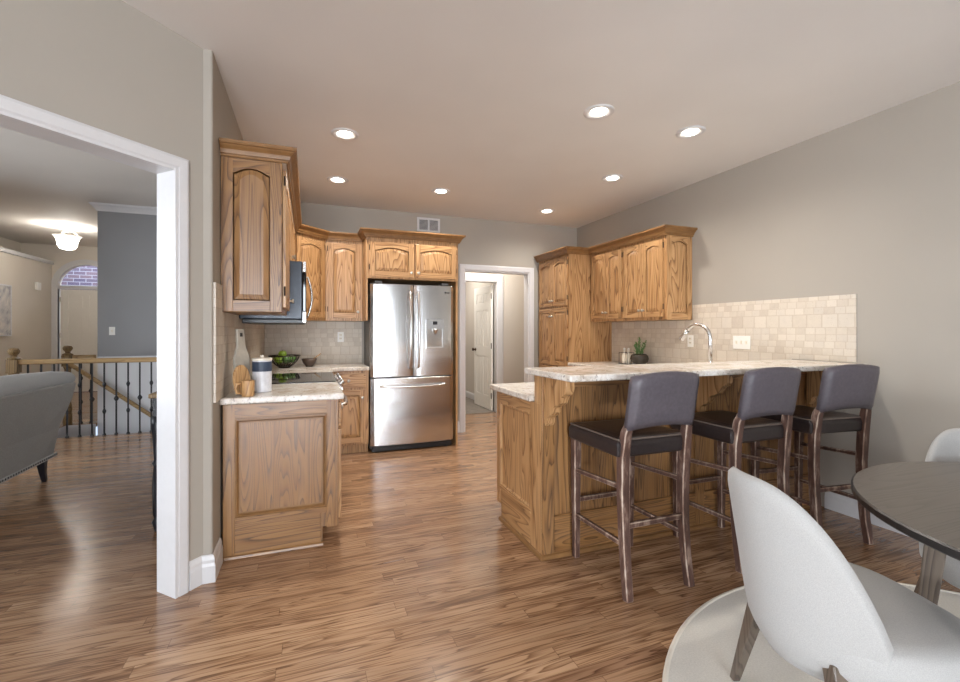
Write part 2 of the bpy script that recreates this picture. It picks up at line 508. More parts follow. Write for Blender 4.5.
# ------------------------------------------------------------------ setting
WZ0, WZ1 = 0.2, 2.45
m = MB()
m.box(-9, -5.4, -0.05, 4.2, 6.72, 0)
m.box(-9, 6.72, -0.05, -3.12, 13.4, 0)
m.box(-3.12, 7.6, -0.05, -2.795, 13.4, 0)
m.box(-2.795, 7.77, -0.05, -0.4, 13.4, 0)
m.box(-0.45, 6.72, -0.05, 4.2, 9.4, 0)
struct(m.build('floor', 'floor'))
m = MB(); m.box(1.7, 6.46, 0.0, 2.9, 8.9, 0.006)
struct(m.build('floor_mudroom', 'darktile'))

m = MB()
pe = dg(SE)
m.prism([(-0.5, 2.66, ZC), (-0.5, 5.45, ZC), (3.66, 5.45, ZC), (3.66, -4.6, ZC), (pe[0], -4.6, ZC), (pe[0] - 0.05, pe[1] + 0.05, ZC)], (0, 0, 0.1))
struct(m.build('ceiling', 'ceiling'))
m = MB(); m.box(-6.2, 0.3, ZL, -0.57, 11.8, ZL + 0.1); struct(m.build('ceiling_living', 'living_ceiling'))
m = MB(); m.box(1.0, 5.47, ZC - 0.02, 4.0, 9.0, ZC + 0.1); struct(m.build('ceiling_hall', 'ceiling'))

m = MB()     # kitchen left wall (thick enough to show a bullnosed end)
m.prism([(XL, 2.61, 0), (XL, 5.47, 0), (-0.57, 5.47, 0), (-0.57, 2.66, 0), (-0.52, 2.61, 0)], (0, 0, ZL))
struct(m.build('wall_left', 'wall', bevel=0.012, seg=3))
m = MB()     # diagonal wall with the cased opening
T = 0.115
def dbox(mm, s0, s1, d0, d1, z0, z1, mi=0):
    mm.hexa([dg(s0, d0, z0), dg(s1, d0, z0), dg(s1, d1, z0), dg(s0, d1, z0), dg(s0, d0, z1), dg(s1, d0, z1), dg(s1, d1, z1), dg(s0, d1, z1)], mi)
dbox(m, SO, SCN + 0.005, 0, T, 0, ZL)
dbox(m, S1, SO, 0, T, 2.079, ZL)
dbox(m, SE, S1, 0, T, 0, ZL)
struct(m.build('wall_diagonal', 'wall'))
WY = [(-3.4, -2.0), (-1.8, -0.4)]
m = MB(); xa, xb = pe[0] - 0.12, pe[0]
m.box(xa, -4.6, 0, xb, pe[1] + 0.03, WZ0); m.box(xa, -4.6, WZ1, xb, pe[1] + 0.03, ZL)
e = [-4.6] + [q for a in WY for q in a] + [pe[1] + 0.03]
for i in range(0, len(e), 2): m.box(xa, e[i], WZ0, xb, e[i + 1], WZ1)
struct(m.build('wall_nook', 'wall'))
for i, (a, b) in enumerate(WY):
    m = MB(); t = 0.05; x0, x1 = xa + 0.02, xb - 0.02
    m.box(x0, a, WZ0, x1, a + t, WZ1); m.box(x0, b - t, WZ0, x1, b, WZ1); m.box(x0, a + t, WZ0, x1, b - t, WZ0 + t); m.box(x0, a + t, WZ1 - t, x1, b - t, WZ1)
    m.box(x0 + .01, (a + b) / 2 - .03, WZ0 + t, x1 - .01, (a + b) / 2 + .03, WZ1 - t)
    fr = struct(m.build('window_%d' % (i + 5), 'trim'))
    g = MB(); g.box(xa + .055, a + t, WZ0 + t, xa + .06, b - t, WZ1 - t); g.build('pane', 'glass', fr)
m = MB(); m.box(XR, -4.7, 0, XR + 0.12, YB + 0.12, ZC + 0.05); struct(m.build('wall_right', 'wall'))
m = MB()     # back wall with door opening
DX0, DX1, DZ = 1.869, 2.79, 2.072
m.box(-0.57, YB, 0, DX0, YB + 0.12, ZL); m.box(DX1, YB, 0, XR + 0.12, YB + 0.12, ZL); m.box(DX0, YB, DZ, DX1, YB + 0.12, ZL)
struct(m.build('wall_back', 'wall'))
# rear wall behind the camera, three windows
m = MB()
WX = [(-2.0, -0.8), (-0.6, 0.6)]
m.box(pe[0] - 0.1, -4.72, 0, XR + 0.1, -4.6, WZ0); m.box(pe[0] - 0.1, -4.72, WZ1, XR + 0.1, -4.6, ZC + 0.05)
e = [pe[0] - 0.1] + [q for a in WX for q in a] + [XR + 0.1]
for i in range(0, len(e), 2): m.box(e[i], -4.72, WZ0, e[i + 1], -4.6, WZ1)
struct(m.build('wall_rear', 'wall'))
for i, (a, b) in enumerate(WX):
    m = MB(); t = 0.05
    m.box(a, -4.70, WZ0, a + t, -4.62, WZ1); m.box(b - t, -4.70, WZ0, b, -4.62, WZ1)
    m.box(a + t, -4.70, WZ0, b - t, -4.62, WZ0 + t); m.box(a + t, -4.70, WZ1 - t, b - t, -4.62, WZ1)
    m.box((a + b) / 2 - 0.03, -4.69, WZ0 + t, (a + b) / 2 + 0.03, -4.63, WZ1 - t)
    fr = struct(m.build('window_%d' % (i + 1), 'trim'))
    g = MB(); g.box(a + t, -4.665, WZ0 + t, b - t, -4.66, WZ1 - t); g.build('pane', 'glass', fr)

# living room and entry shell
GX, GY = -2.79, 7.65
m = MB(); m.box(GX, GY, 0.93, -0.4, GY + 0.12, ZL); struct(m.build('wall_accent', 'wall_dark'))
m = MB(); m.box(GX, GY + 0.001, -1.6, -0.4, GY + 0.119, 0.93); struct(m.build('wall_stairwell', 'wall_white'))
m = MB(); m.box(-0.57, 5.47, -1.6, -0.45, GY + 0.1, ZL); struct(m.build('wall_stair_end', 'wall_dark'))
m = MB(); m.box(-5.12, 6.105, 0, -5.0, 11.7, 2.70); struct(m.build('wall_entry_left', 'wall_entry'))
m = MB(); m.box(-5.62, 6.105, 2.70, -5.5, 11.7, ZL); struct(m.build('wall_entry_upper', 'wall_entry'))
m = MB(); m.box(-5.6, 6.105, 2.66, -4.96, 11.6, 2.735); struct(m.build('trim_ledge', 'trim', bevel=0.01))
m = MB(); m.box(-2.6, GY + 0.12, 0, -2.5, 11.7, ZL); struct(m.build('wall_entry_right', 'wall_entry'))
# entry far wall with door and arched transom: build around an opening
EX0, EX1, EY, EZ, ER = -4.9, -3.94, 11.6, 2.17, 0.48
ecx = (EX0 + EX1) / 2
m = MB()
arc = [(ecx + ER * math.cos(a), EY, EZ + 0.04 + ER * math.sin(a)) for a in [math.pi * k / 16 for k in range(17)]]
m.box(-5.6, EY, 0, EX0, EY + 0.12, EZ + 0.04); m.box(EX1, EY, 0, -2.5, EY + 0.12, EZ + 0.04)
m.prism([(-5.6, EY, EZ + 0.04)] + [p for p in arc[::-1]][0:9] + [(ecx, EY, ZL), (-5.6, EY, ZL)], (0, 0.12, 0))
m.prism([(ecx, EY, ZL)] + [p for p in arc[::-1]][8:17] + [(-2.5, EY, EZ + 0.04), (-2.5, EY, ZL)], (0, 0.12, 0))
struct(m.build('wall_entry_far', 'wall_entry'))
m = MB()
path = [(EX1, 0), (EX1, EZ + 0.04)] + [(ecx + ER * math.cos(math.pi * k / 20), EZ + 0.04 + ER * math.sin(math.pi * k / 20)) for k in range(1, 20)] + [(EX0, EZ + 0.04), (EX0, 0)]
m.sweep(path, [(0, -0.02), (0.11, -0.02), (0.11, 0.0), (0, 0.06)], lambda a, b, c: (a, EY + c, b))
m.box(EX0, EY - 0.015, EZ, EX1, EY + 0.08, EZ + 0.07)
struct(m.build('trim_entry_door', 'trim'))
m = MB(); m.prism([(ecx + ER * math.cos(math.pi * k / 20), EY + 0.06, EZ + 0.06 + (ER - .02) * math.sin(math.pi * k / 20)) for k in range(21)], (0, 0.006, 0))
struct(m.build('window_transom', 'glass'))
m = MB(); m.box(-6, 13.2, 0, -2, 13.4, 4.2); struct(m.build('wall_porch', 'brick'))
m = MB(); m.box(-5.72, 0.3, 0, -5.6, 1.4, ZL); m.box(-5.72, 5.8, 0, -5.6, 6.1, ZL); m.box(-5.72, 1.4, 0, -5.6, 5.8, 0.5); m.box(-5.72, 1.4, 2.6, -5.6, 5.8, ZL)
m.box(-5.6, 6.0, 0, -5.0, 6.1, ZL)
struct(m.build('wall_living', 'wall_entry'))
m = MB(); m.box(-5.72, 0.3, 0, pe[0] - .12, 0.42, ZL); struct(m.build('wall_living_rear', 'wall_entry'))
# living window frame
m = MB()
for y0 in (1.4, 2.85, 4.3, 5.74): m.box(-5.70, y0, 0.5, -5.62, y0 + 0.06, 2.6)
m.box(-5.70, 1.46, 0.5, -5.62, 5.74, 0.56); m.box(-5.70, 1.46, 2.54, -5.62, 5.74, 2.6)
fr = struct(m.build('window_4', 'trim'))
g = MB(); g.box(-5.665, 1.46, 0.56, -5.66, 5.74, 2.54); g.build('pane', 'glass', fr)

# crown on accent wall
CP = [(0, 0), (0.012, 0), (0.02, 0.02), (0.05, 0.06), (0.07, 0.075), (0.075, 0.1), (0, 0.1)]
m = MB(); m.sweep([(-0.6, GY), (GX, GY), (GX, GY + 0.3)][::-1], [(o, ZL - 0.1 + c) for o, c in CP], ID)
struct(m.build('trim_accent_crown', 'trim'))

# hall and mud room beyond the back door
HY = 6.45
m = MB(); m.box(2.85, HY, 0, 4.0, HY + 0.1, ZC); m.box(1.0, HY, 0, 1.99, HY + 0.1, ZC); m.box(1.99, HY, 2.06, 2.85, HY + 0.1, ZC)
struct(m.build('wall_hall', 'wall_hall'))
m = MB(); m.box(3.56, YB + 0.12, 0, 3.68, HY, ZC); struct(m.build('wall_hall_right', 'wall_hall'))
m = MB(); m.box(1.0, YB + 0.12, 0, 1.1, HY, ZC); struct(m.build('wall_hall_left', 'wall_hall'))
m = MB(); m.box(2.9, HY + 0.1, 0, 3.0, 9.0, ZC); m.box(1.2, 8.9, 0, 2.9, 9.0, ZC); m.box(1.2, HY + 0.1, 0, 1.3, 8.9, ZC)
struct(m.build('wall_mudroom', 'wall_hall'))
m = MB(); m.sweep([(2.9, 7.32), (2.9, 8.9)][::-1], [(0, 0.007), (0.014, 0.007), (0.014, 0.09), (0.006, 0.115), (0, 0.12)], ID); struct(m.build('baseboard_mudroom', 'trim'))
CAS = [(0, 0), (0, 0.012), (0.008, 0.018), (0.045, 0.02), (0.057, 0.014), (0.057, 0)]
CAS8 = [(o * 1.25, c) for o, c in CAS]
m = MB()     # casing of the second doorway (faces the kitchen)
m.sweep([(2.79, 0), (2.79, 2.06), (1.99, 2.06), (1.99, 0)], [(o * 2.0, c) for o, c in CAS], lambda a, b, c: (a, HY - c, b))
m.box(2.79, HY - 0.001, 0, 2.85, HY + 0.1, 2.06)
struct(m.build('trim_hall_door', 'trim'))
m = MB()     # casing and jambs of the kitchen back doorway
m.sweep([(DX1, 0), (DX1, DZ), (DX0, DZ), (DX0, 0)], CAS8, lambda a, b, c: (a, YB - c, b))
m.sweep([(DX1, 0), (DX1, DZ), (DX0, DZ), (DX0, 0)], CAS8, lambda a, b, c: (a, YB + 0.12 + c, b))
m.box(DX0 - 0.001, YB, 0, DX0 + 0.014, YB + 0.12, DZ); m.box(DX1 - 0.014, YB, 0, DX1 + 0.001, YB + 0.12, DZ); m.box(DX0 + 0.014, YB, DZ - 0.014, DX1 - 0.014, YB + 0.12, DZ + 0.001)
struct(m.build('trim_back_door', 'trim'))
m = MB()     # casing and jamb of the living-room opening
dm = lambda s, z, c: dg(s, -c, z)
m.sweep([(SO, 0), (SO, 2.079), (S1, 2.079), (S1, 0)], CAS, dm)
dm2 = lambda s, z, c: dg(s, T + c, z)
m.sweep([(SO, 0), (SO, 2.079), (S1, 2.079), (S1, 0)], CAS, dm2)
dbox(m, SO - 0.012, SO + 0.001, -0.018, T + 0.014, 0, 2.079); dbox(m, S1 - 0.001, S1 + 0.012, -0.018, T + 0.014, 0, 2.079); dbox(m, S1, SO, -0.012, T + 0.012, 2.067, 2.08)
struct(m.build('trim_living_opening', 'trim'))

BB = [(0, 0), (0.016, 0), (0.016, 0.085), (0.011, 0.1), (0.013, 0.115), (0.006, 0.135), (0, 0.14)]
pc = dg(SO + 0.06); pq = dg(SCN)
m = MB(); m.sweep([(pc[0], pc[1]), (-0.517, 2.605), (XL, 2.605), (XL, 2.80)], [(o + 0.001, c) for o, c in BB], ID); struct(m.build('baseboard_left', 'trim'))
m = MB(); m.sweep([(XR, 2.15), (XR, -4.6)], BB, ID); struct(m.build('baseboard_right', 'trim'))
m = MB(); m.sweep([(1.585, YB), (DX0 - 0.072, YB)], BB, ID); struct(m.build('baseboard_back', 'trim'))

# mud-room door, six panels, swung open into the mud room
def six_panel(bm, fm, W, H, t):
    """door slab with raised fields; fm(a along width, z, depth)"""
    def bx(a0, z0, d0, a1, z1, d1):
        bm.hexa([fm(a0, z0, d0), fm(a1, z0, d0), fm(a1, z0, d1), fm(a0, z0, d1), fm(a0, z1, d0), fm(a1, z1, d0), fm(a1, z1, d1), fm(a0, z1, d1)])
    st = 0.115 * W / 0.76; mid = 0.09
    rows = [(0.22, 0.86), (1.02, 1.62), (1.74, H - 0.12)]
    cols = [(st, W / 2 - mid / 2), (W / 2 + mid / 2, W - st)]
    bx(0, 0, 0.008, W, H, t - 0.008)
    for side in (0, 1):
        d0, d1 = (0, 0.0081) if side == 0 else (t - 0.0081, t)
        for a0, a1 in ((0, st), (W / 2 - mid / 2, W / 2 + mid / 2), (W - st, W)): bx(a0, 0, d0, a1, H, d1)
        zs = [0] + [q for r in rows for q in r] + [H]
        for i in range(0, len(zs), 2):
            for a0, a1 in cols: bx(a0, zs[i], d0, a1, zs[i + 1], d1)
        for z0, z1 in rows:
            for a0, a1 in cols:
                o = 0.03; dd0, dd1 = (0.002, 0.0081) if side == 0 else (t - 0.0081, t - 0.002)
                bx(a0 + o, z0 + o, dd0, a1 - o, z1 - o, dd1)
m = MB()
six_panel(m, lambda a, z, d: (2.74 + d, 6.56 + a, 0.015 + z), 0.76, 2.02, 0.035)
d2 = struct(m.build('door_2', 'door_white', org=(2.75, 6.56, 0)))
k = MB(); k.lathe((2.74, 7.25, 0.97), [(0.026, 0.0), (0.026, -0.012), (0.012, -0.014), (0.012, -0.03), (0.027, -0.04), (0.027, -0.06), (0.012, -0.066)], 16, axis='x'); k.build('door_knob', 'hinge', d2, smooth=True)
for z in (0.25, 1.05, 1.85):
    k = MB(); k.tube([(2.744, 6.553, z - 0.045), (2.744, 6.553, z + 0.045)], 0.007, 8); k.build('hinge', 'hinge', d2)
m = MB()
six_panel(m, lambda a, z, d: (EX0 + 0.03 + a, EY + 0.02 + d, 0.01 + z), 0.9, 2.15, 0.045)
d1 = struct(m.build('door_1', 'entry_white', org=(EX0 + 0.03, EY + 0.04, 0)))
for z in (0.4, 1.2, 1.95):
    k = MB(); k.box(EX0 + 0.022, EY + 0.005, z - 0.05, EX0 + 0.045, EY + 0.02, z + 0.05); k.build('hinge', 'nickel', d1)

# ------------------------------------------------------------------ cabinet helpers
def frame(o, u, n):
    o = Vector(o); u = Vector(u).normalized(); n = Vector(n).normalized(); z = Vector((0, 0, 1))
    return lambda a, b, c: o + u * a + z * b + n * c

def arch_z(t, h):            # cathedral top, t in 0..1
    s = 0.05
    if t < s or t > 1 - s: return 0.0
    return h * math.sin(math.pi * (t - s) / (1 - 2 * s)) ** 0.9

def panel_door(mm, F, W, H, arch=0.032, st=0.055, th=0.019, rise=0.06):
    """frame with opening (arched head when arch>0) and raised field. material 0 vertical grain, 1 horizontal grain"""
    def bx(a0, b0, c0, a1, b1, c1, mi):
        mm.hexa([F(a0, b0, c0), F(a1, b0, c0), F(a1, b0, c1), F(a0, b0, c1), F(a0, b1, c0), F(a1, b1, c0), F(a1, b1, c1), F(a0, b1, c1)], mi)
    bx(0, 0, 0, st, H, th, 0); bx(W - st, 0, 0, W, H, th, 0); bx(st, 0, 0, W - st, st + 0.004, th, 1)
    N = 14; a0, a1 = st, W - st; zt = H - st - (arch if arch else 0)
    top = [(a0 + (a1 - a0) * i / N, zt + (arch_z(i / N, arch) if arch else 0)) for i in range(N + 1)]
    mm.prism([F(a, b, 0) for a, b in top] + [F(a1, H, 0), F(a0, H, 0)], F(0, 0, th) - F(0, 0, 0), 1)
    zb = st + 0.004
    cx, cz = (a0 + a1) / 2, (zb + zt) / 2
    def ring(ins, c):
        kx = 1 - 2 * ins / (a1 - a0)
        r = [(a0 + ins, zb + ins), (a1 - ins, zb + ins)]
        r += [(cx + (a - cx) * kx, b - ins) for a, b in top[::-1]]
        return [F(a, b, c) for a, b in r]
    mm.loft([ring(0, 0.006), ring(0.006, 0.006), ring(0.006, 0.009), ring(0.032, th - 0.003), ring(0.034, th - 0.002)], cap0=True, cap1=True, mi=0)

def add_knob(parent, F, a, b, c):
    p = F(a, b, c); q = F(a, b, c + 0.028); d = (q - p).normalized()
    k = MB(); k.tube([p, p + d * .006, p + d * .014, p + d * .018, p + d * .026, p + d * .03], [0.009, 0.006, 0.006, 0.014, 0.016, 0.009], 12)
    return k.build('knob', 'nickel', parent, smooth=True)

def add_hinges(parent, F, a, H):
    for b in (0.07, H - 0.09):
        k = MB(); k.tube([F(a, b, 0.012), F(a, b + 0.055, 0.012)], 0.0055, 8); k.build('hinge', 'hinge', parent)

def make_door(cab, F, W, H, knob=None, hinge=None, arch=0.032, hx='x', name='door', st=0.055):
    m = MB(); panel_door(m, F, W, H, arch, st)
    d = m.build(name, ['oak_z', 'oak_' + hx], cab, bevel=0.0025)
    if knob: add_knob(d, F, knob[0], knob[1], 0.019)
    if hinge is not None: add_hinges(d, F, hinge, H)
    return d

# ------------------------------------------------------------------ left wall cabinets
ZU0, ZU1 = 1.40, 2.285
t1 = thing('wall_cabinet', 'oak wall cabinet with arched end panel, hung nearest the white cased opening', 'cabinet', (XL, 2.82, ZU0), group='oak wall cabinets')
m = MB(); m.box(XL + .001, 2.84, ZU0, XL + 0.30, 3.425, ZU1); m.box(XL + 0.30, 2.825, ZU0, XL + 0.32, 3.425, ZU1); m.build('body', 'oakb_z', t1, bevel=0.002)
m = MB(); panel_door(m, frame((XL + 0.003, 2.841, ZU0 + 0.002), (1, 0, 0), (0, -1, 0)), 0.312, ZU1 - ZU0 - 0.004, 0.032, 0.06); m.build('end_panel', ['oakb_z', 'oakb_x'], t1, bevel=0.0025)
make_door(t1, frame((XL + 0.321, 2.86, ZU0 + 0.03), (0, 1, 0), (1, 0, 0)), 0.53, ZU1 - ZU0 - 0.07, (0.50, 0.07), -0.004, hx='y')

def simple_upper(label, y0, y1, z0, z1, doors, knobs=True):
    t = thing('wall_cabinet', label, 'cabinet', (XL, y0, z0), group='oak wall cabinets')
    m = MB(); m.box(XL + .001, y0 + .001, z0, XL + 0.32, y1 - .001, z1); m.build('body', 'oak_z', t, bevel=0.002)
    wd = (y1 - y0 - 0.02) / doors
    for i in range(doors):
        make_door(t, frame((XL + 0.321, y0 + 0.01 + i * wd + 0.003, z0 + 0.02), (0, 1, 0), (1, 0, 0)), wd - 0.006, z1 - z0 - 0.05, (wd - 0.04 if i == 0 else 0.03, 0.06), None, hx='y')
    return t
simple_upper('short oak wall cabinet directly above the dark microwave', 3.43, 4.19, 1.80, ZU1, 2)
simple_upper('narrow oak wall cabinet between microwave and diagonal corner cabinet', 4.19, 4.735, ZU0, ZU1, 1)
# diagonal corner
t3 = thing('wall_cabinet', 'diagonal oak corner wall cabinet behind the microwave', 'cabinet', (XL, YB, ZU0), group='oak wall cabinets')
m = MB(); m.prism([(XL + .001, 4.74, ZU0), (XL + 0.32, 4.74, ZU0), (0.17, 5.03, ZU0), (0.17, YB - .001, ZU0), (XL + .001, YB - .001, ZU0)], (0, 0, ZU1 - ZU0)); m.build('body', 'oak_z', t3, bevel=0.002)
u = Vector((0.17 - XL - 0.32, 0.29, 0)); dl = u.length; u.normalize(); nrm = Vector((u.y, -u.x, 0))
make_door(t3, frame(Vector((XL + 0.32, 4.74, ZU0 + 0.03)) + u * 0.03, u, nrm), dl - 0.06, ZU1 - ZU0 - 0.07, None, dl - 0.055, hx='x')
t4 = thing('wall_cabinet', 'single-door oak wall cabinet between corner cabinet and refrigerator', 'cabinet', (0.17, YB, ZU0), group='oak wall cabinets')
m = MB(); m.box(0.171, 5.03, ZU0, 0.558, YB - .001, ZU1); m.build('body', 'oak_z', t4, bevel=0.002)
make_door(t4, frame((0.195, 5.029, ZU0 + 0.03), (1, 0, 0), (0, -1, 0)), 0.34, ZU1 - ZU0 - 0.07, (0.31, 0.07), -0.003, hx='x')
# fridge cabinet with side panels
t5 = thing('wall_cabinet', 'two-door oak cabinet directly above the stainless refrigerator', 'cabinet', (0.56, YB, 0), group='oak wall cabinets')
m = MB(); m.box(0.58, 4.73, 1.845, 1.575, YB - .001, ZU1); m.build('body', 'oak_z', t5, bevel=0.002)
m = MB(); m.box(0.56, 4.73, 1.40, 0.58, YB - .001, ZU1); m.build('side_panel', 'oak_z', t5, bevel=0.002)
m = MB(); m.box(1.555, 4.74, 0, 1.575, YB - .001, 1.845); m.build('side_panel', 'oak_z', t5, bevel=0.002)
for i, (a, kb) in enumerate(((0.60, (0.435, 0.05)), (1.085, (0.03, 0.05)))):
    make_door(t5, frame((a, 4.729, 1.865), (1, 0, 0), (0, -1, 0)), 0.465, 0.365, kb, -0.003 if i == 0 else 0.468, arch=0.032, hx='x')

CR = [(0.0, 0), (0.008, 0), (0.011, 0.004), (0.011, 0.014), (0.018, 0.016), (0.021, 0.024), (0.026, 0.036), (0.042, 0.052), (0.046, 0.058), (0.055, 0.06), (0.06, 0.068), (0.06, 0.08), (0.0, 0.08)]
def crown(label, path, z):
    m = MB(); m.sweep(path, [(o, z + c) for o, c in CR], ID)
    o = m.build('crown_moulding', 'oak_crown', org=(path[0][0], path[0][1], z))
    return tag(o, label, 'crown moulding')
crown('oak crown moulding along the left wall cabinets and over the refrigerator', [(XL + 0.004, 2.818), (XL + 0.343, 2.818), (XL + 0.343, 4.72), (0.185, 5.008), (0.555, 5.008), (0.555, 4.707), (1.58, 4.707), (1.58, YB - 0.004)], ZU1 - 0.012)

# ------------------------------------------------------------------ right wall cabinets + pantry
ZRU1 = 2.225
def right_upper(label, y0, y1, end):
    t = thing('wall_cabinet', label, 'cabinet', (XR, y0, ZU0), group='oak wall cabinets')
    m = MB(); m.box(XR - 0.32, y0 + (0.021 if end else .001), ZU0, XR - .001, y1 - .001, ZRU1); m.build('body', 'oak_z', t, bevel=0.002)
    if end:
        m = MB(); panel_door(m, frame((XR - 0.32, y0 + 0.02, ZU0), (1, 0, 0), (0, -1, 0)), 0.317, ZRU1 - ZU0, 0.032, 0.06, rise=.06); m.build('end_panel', ['oak_z', 'oak_x'], t, bevel=0.0025)
    wd = (y1 - y0 - 0.05) / 2
    for i in range(2):
        F = frame((XR - 0.321, y0 + (0.035 if end else 0.02) + i * wd + wd - 0.003, ZU0 + 0.03), (0, -1, 0), (-1, 0, 0))
        make_door(t, F, wd - 0.006, ZRU1 - ZU0 - 0.07, (0.025 if i == 0 else wd - 0.03, 0.07), wd - 0.002 if i == 0 else -0.004, arch=0.026, hx='y', st=0.05)
    return t
right_upper('two-door oak wall cabinet with raised end panel, nearest the faucet', 3.35, 3.965, True)
right_upper('two-door oak wall cabinet hung against the tall pantry', 3.965, 4.575, False)
PX, PY = 2.93, 4.58
tp = thing('pantry_cabinet', 'tall oak pantry cabinet with plain wavy-grained side beside the doorway', 'cabinet', (XR, PY, 0))
m = MB(); m.box(PX, PY, 0.1, XR - .004, YB - 0.03, ZRU1); m.box(PX + 0.07, PY + 0.002, 0, XR - .004, YB - 0.03, 0.1); m.build('body', 'oak_z', tp, bevel=0.002)
wd = (YB - 0.03 - PY - 0.05) / 2
for zi, (z0, z1, ar) in enumerate(((1.60, ZRU1 - 0.04, 0.026), (0.86, 1.575, 0), (0.13, 0.84, 0))):
    for i in range(2):
        F = frame((PX - 0.001, PY + 0.025 + i * wd + wd - 0.002, z0), (0, -1, 0), (-1, 0, 0))
        make_door(tp, F, wd - 0.005, z1 - z0, (0.025 if i == 0 else wd - 0.03, 0.07 if zi == 0 else z1 - z0 - 0.1), wd - 0.002 if i == 0 else -0.003, arch=ar, hx='y', st=0.05)
crown('oak crown moulding along the pantry and right wall cabinets', [(PX - 0.022, YB - 0.03), (PX - 0.022, PY - 0.004), (XR - 0.343, PY - 0.004), (XR - 0.343, 3.345), (XR - 0.004, 3.345)], ZRU1 - 0.012)

# ------------------------------------------------------------------ left base run
tb = thing('base_cabinet', 'oak base cabinet with large flat end panel facing the dining area', 'cabinet', (XL, 2.82, 0), group='oak base cabinets')
XF = 0.17
m = MB(); m.box(XL + .012, 2.84, 0.1, XF - 0.02, 3.425, 0.874); m.box(XL + .012, 2.84, 0, XF - 0.09, 3.425, 0.1); m.box(XF - 0.02, 2.826, 0.1, XF, 3.425, 0.876); m.build('body', 'oakb_z', tb, bevel=0.002)
m = MB()      # end panel: frame, three-board field, toe board
F = frame((XL + 0.012, 2.838, 0), (1, 0, 0), (0, -1, 0))
def bx(mm, F, a0, b0, c0, a1, b1, c1, mi=0):
    mm.hexa([F(a0, b0, c0), F(a1, b0, c0), F(a1, b0, c1), F(a0, b0, c1), F(a0, b1, c0), F(a1, b1, c0), F(a1, b1, c1), F(a0, b1, c1)], mi)
W = XF - XL - 0.03
bx(m, F, 0, 0.0, 0, 0.06, 0.872, 0.014, 0); bx(m, F, W - 0.05, 0.1, 0, W, 0.872, 0.014, 0); bx(m, F, 0.06, 0.79, 0, W - 0.05, 0.872, 0.014, 1)
bx(m, F, 0.06, 0.012, 0, W - 0.085, 0.19, 0.012, 1); bx(m, F, 0.06, 0.19, 0, W - 0.05, 0.225, 0.015, 1)
m.build('end_frame', ['oakb_z', 'oakb_x'], tb, bevel=0.002)
a0, a1, b0, b1 = 0.06, W - 0.05, 0.225, 0.79
m = MB()
rg = lambda i, c: [F(a0 + i, b0 + i, c), F(a1 - i, b0 + i, c), F(a1 - i, b1 - i, c), F(a0 + i, b1 - i, c)]
m.loft([rg(0.001, 0.001), rg(0.001, 0.0125), rg(0.012, 0.0145), rg(0.02, 0.004), rg(0.03, 0.004)], mi=0)
m.build('end_moulding', 'oak_crown', tb)
for i in range(3):
    q0, q1 = a0 + 0.03 + (a1 - a0 - 0.06) * (0, 0.38, 0.7)[i], a0 + 0.03 + (a1 - a0 - 0.06) * (0.38, 0.7, 1)[i]
    m = MB(); bx(m, F, q0, b0 + 0.03, 0.001, q1, b1 - 0.03, 0.0065); m.build('panel_board', 'oakb_z', tb)
m = MB(); m.sweep([(XL + 0.02, 2.825), (XF - 0.09, 2.825)], [(0, 0), (0.016, 0), (0.012, 0.012), (0, 0.017)], ID); m.build('shoe_moulding', 'oakb_x', tb)
make_door(tb, frame((XF + 0.001, 2.87, 0.13), (0, 1, 0), (1, 0, 0)), 0.53, 0.55, (0.49, 0.5), None, 0, 'y')
m = MB(); F = frame((XF + 0.001, 2.87, 0.70), (0, 1, 0), (1, 0, 0)); bx(m, F, 0, 0, 0, 0.53, 0.15, 0.019); dr = m.build('drawer', 'oak_y', tb, bevel=0.006); add_knob(dr, F, 0.265, 0.075, 0.019)
m = MB(); m.box(XL + 0.001, 2.79, 0.876, 0.20, 3.425, 0.914)
tag(m.build('countertop', 'granite', org=(XL, 2.79, 0.876), bevel=0.008, seg=3), 'short speckled granite countertop left of the range', 'countertop')

# range
tr = thing('range', 'slide-in stainless range with black glass cooktop and curved oven handle', 'range', (XL, 3.43, 0))
RY0, RY1 = 3.43, 4.185
m = MB(); m.box(XL + 0.03, RY0, 0.06, 0.17, RY1, 0.895); m.box(XL + 0.1, RY0 + .03, 0, 0.1, RY1 - .03, 0.06); m.build('body', 'fridge_side', tr, bevel=0.004)
m = MB(); m.box(XL + 0.025, RY0, 0.896, 0.19, RY1, 0.921); m.build('cooktop', 'blackglass', tr, bevel=0.004)
m = MB(); m.prism([(0.17, RY0, 0.80), (0.215, RY0, 0.80), (0.245, RY0, 0.86), (0.19, RY0, 0.92), (0.17, RY0, 0.92)], (0, RY1 - RY0, 0)); m.build('control_panel', 'steel', tr, bevel=0.006)
for i in range(5):
    y = RY0 + 0.1 + i * 0.139
    k = MB(); p = Vector((0.225, y, 0.885)); d = Vector((0.7, 0, 0.7)).normalized()
    k.tube([p, p + d * .008, p + d * .01, p + d * .034], [0.026, 0.026, 0.021, 0.019], 16); k.build('control_knob', 'chrome', tr, smooth=False, bevel=0.002)
m = MB(); m.box(0.171, RY0 + 0.005, 0.22, 0.205, RY1 - 0.005, 0.79); od = m.build('oven_door', 'steel', tr, bevel=0.006)
m = MB(); m.box(0.204, RY0 + 0.09, 0.34, 0.207, RY1 - 0.09, 0.62); m.build('oven_window', 'blackglass', od)
m = MB(); pts = [(0.205, RY0 + 0.05, 0.735), (0.245, RY0 + 0.055, 0.737)] + [(0.262 + 0.022 * math.sin(math.pi * i / 8), RY0 + 0.06 + (RY1 - RY0 - 0.12) * i / 8, 0.738) for i in range(9)] + [(0.245, RY1 - 0.055, 0.737), (0.205, RY1 - 0.05, 0.735)]
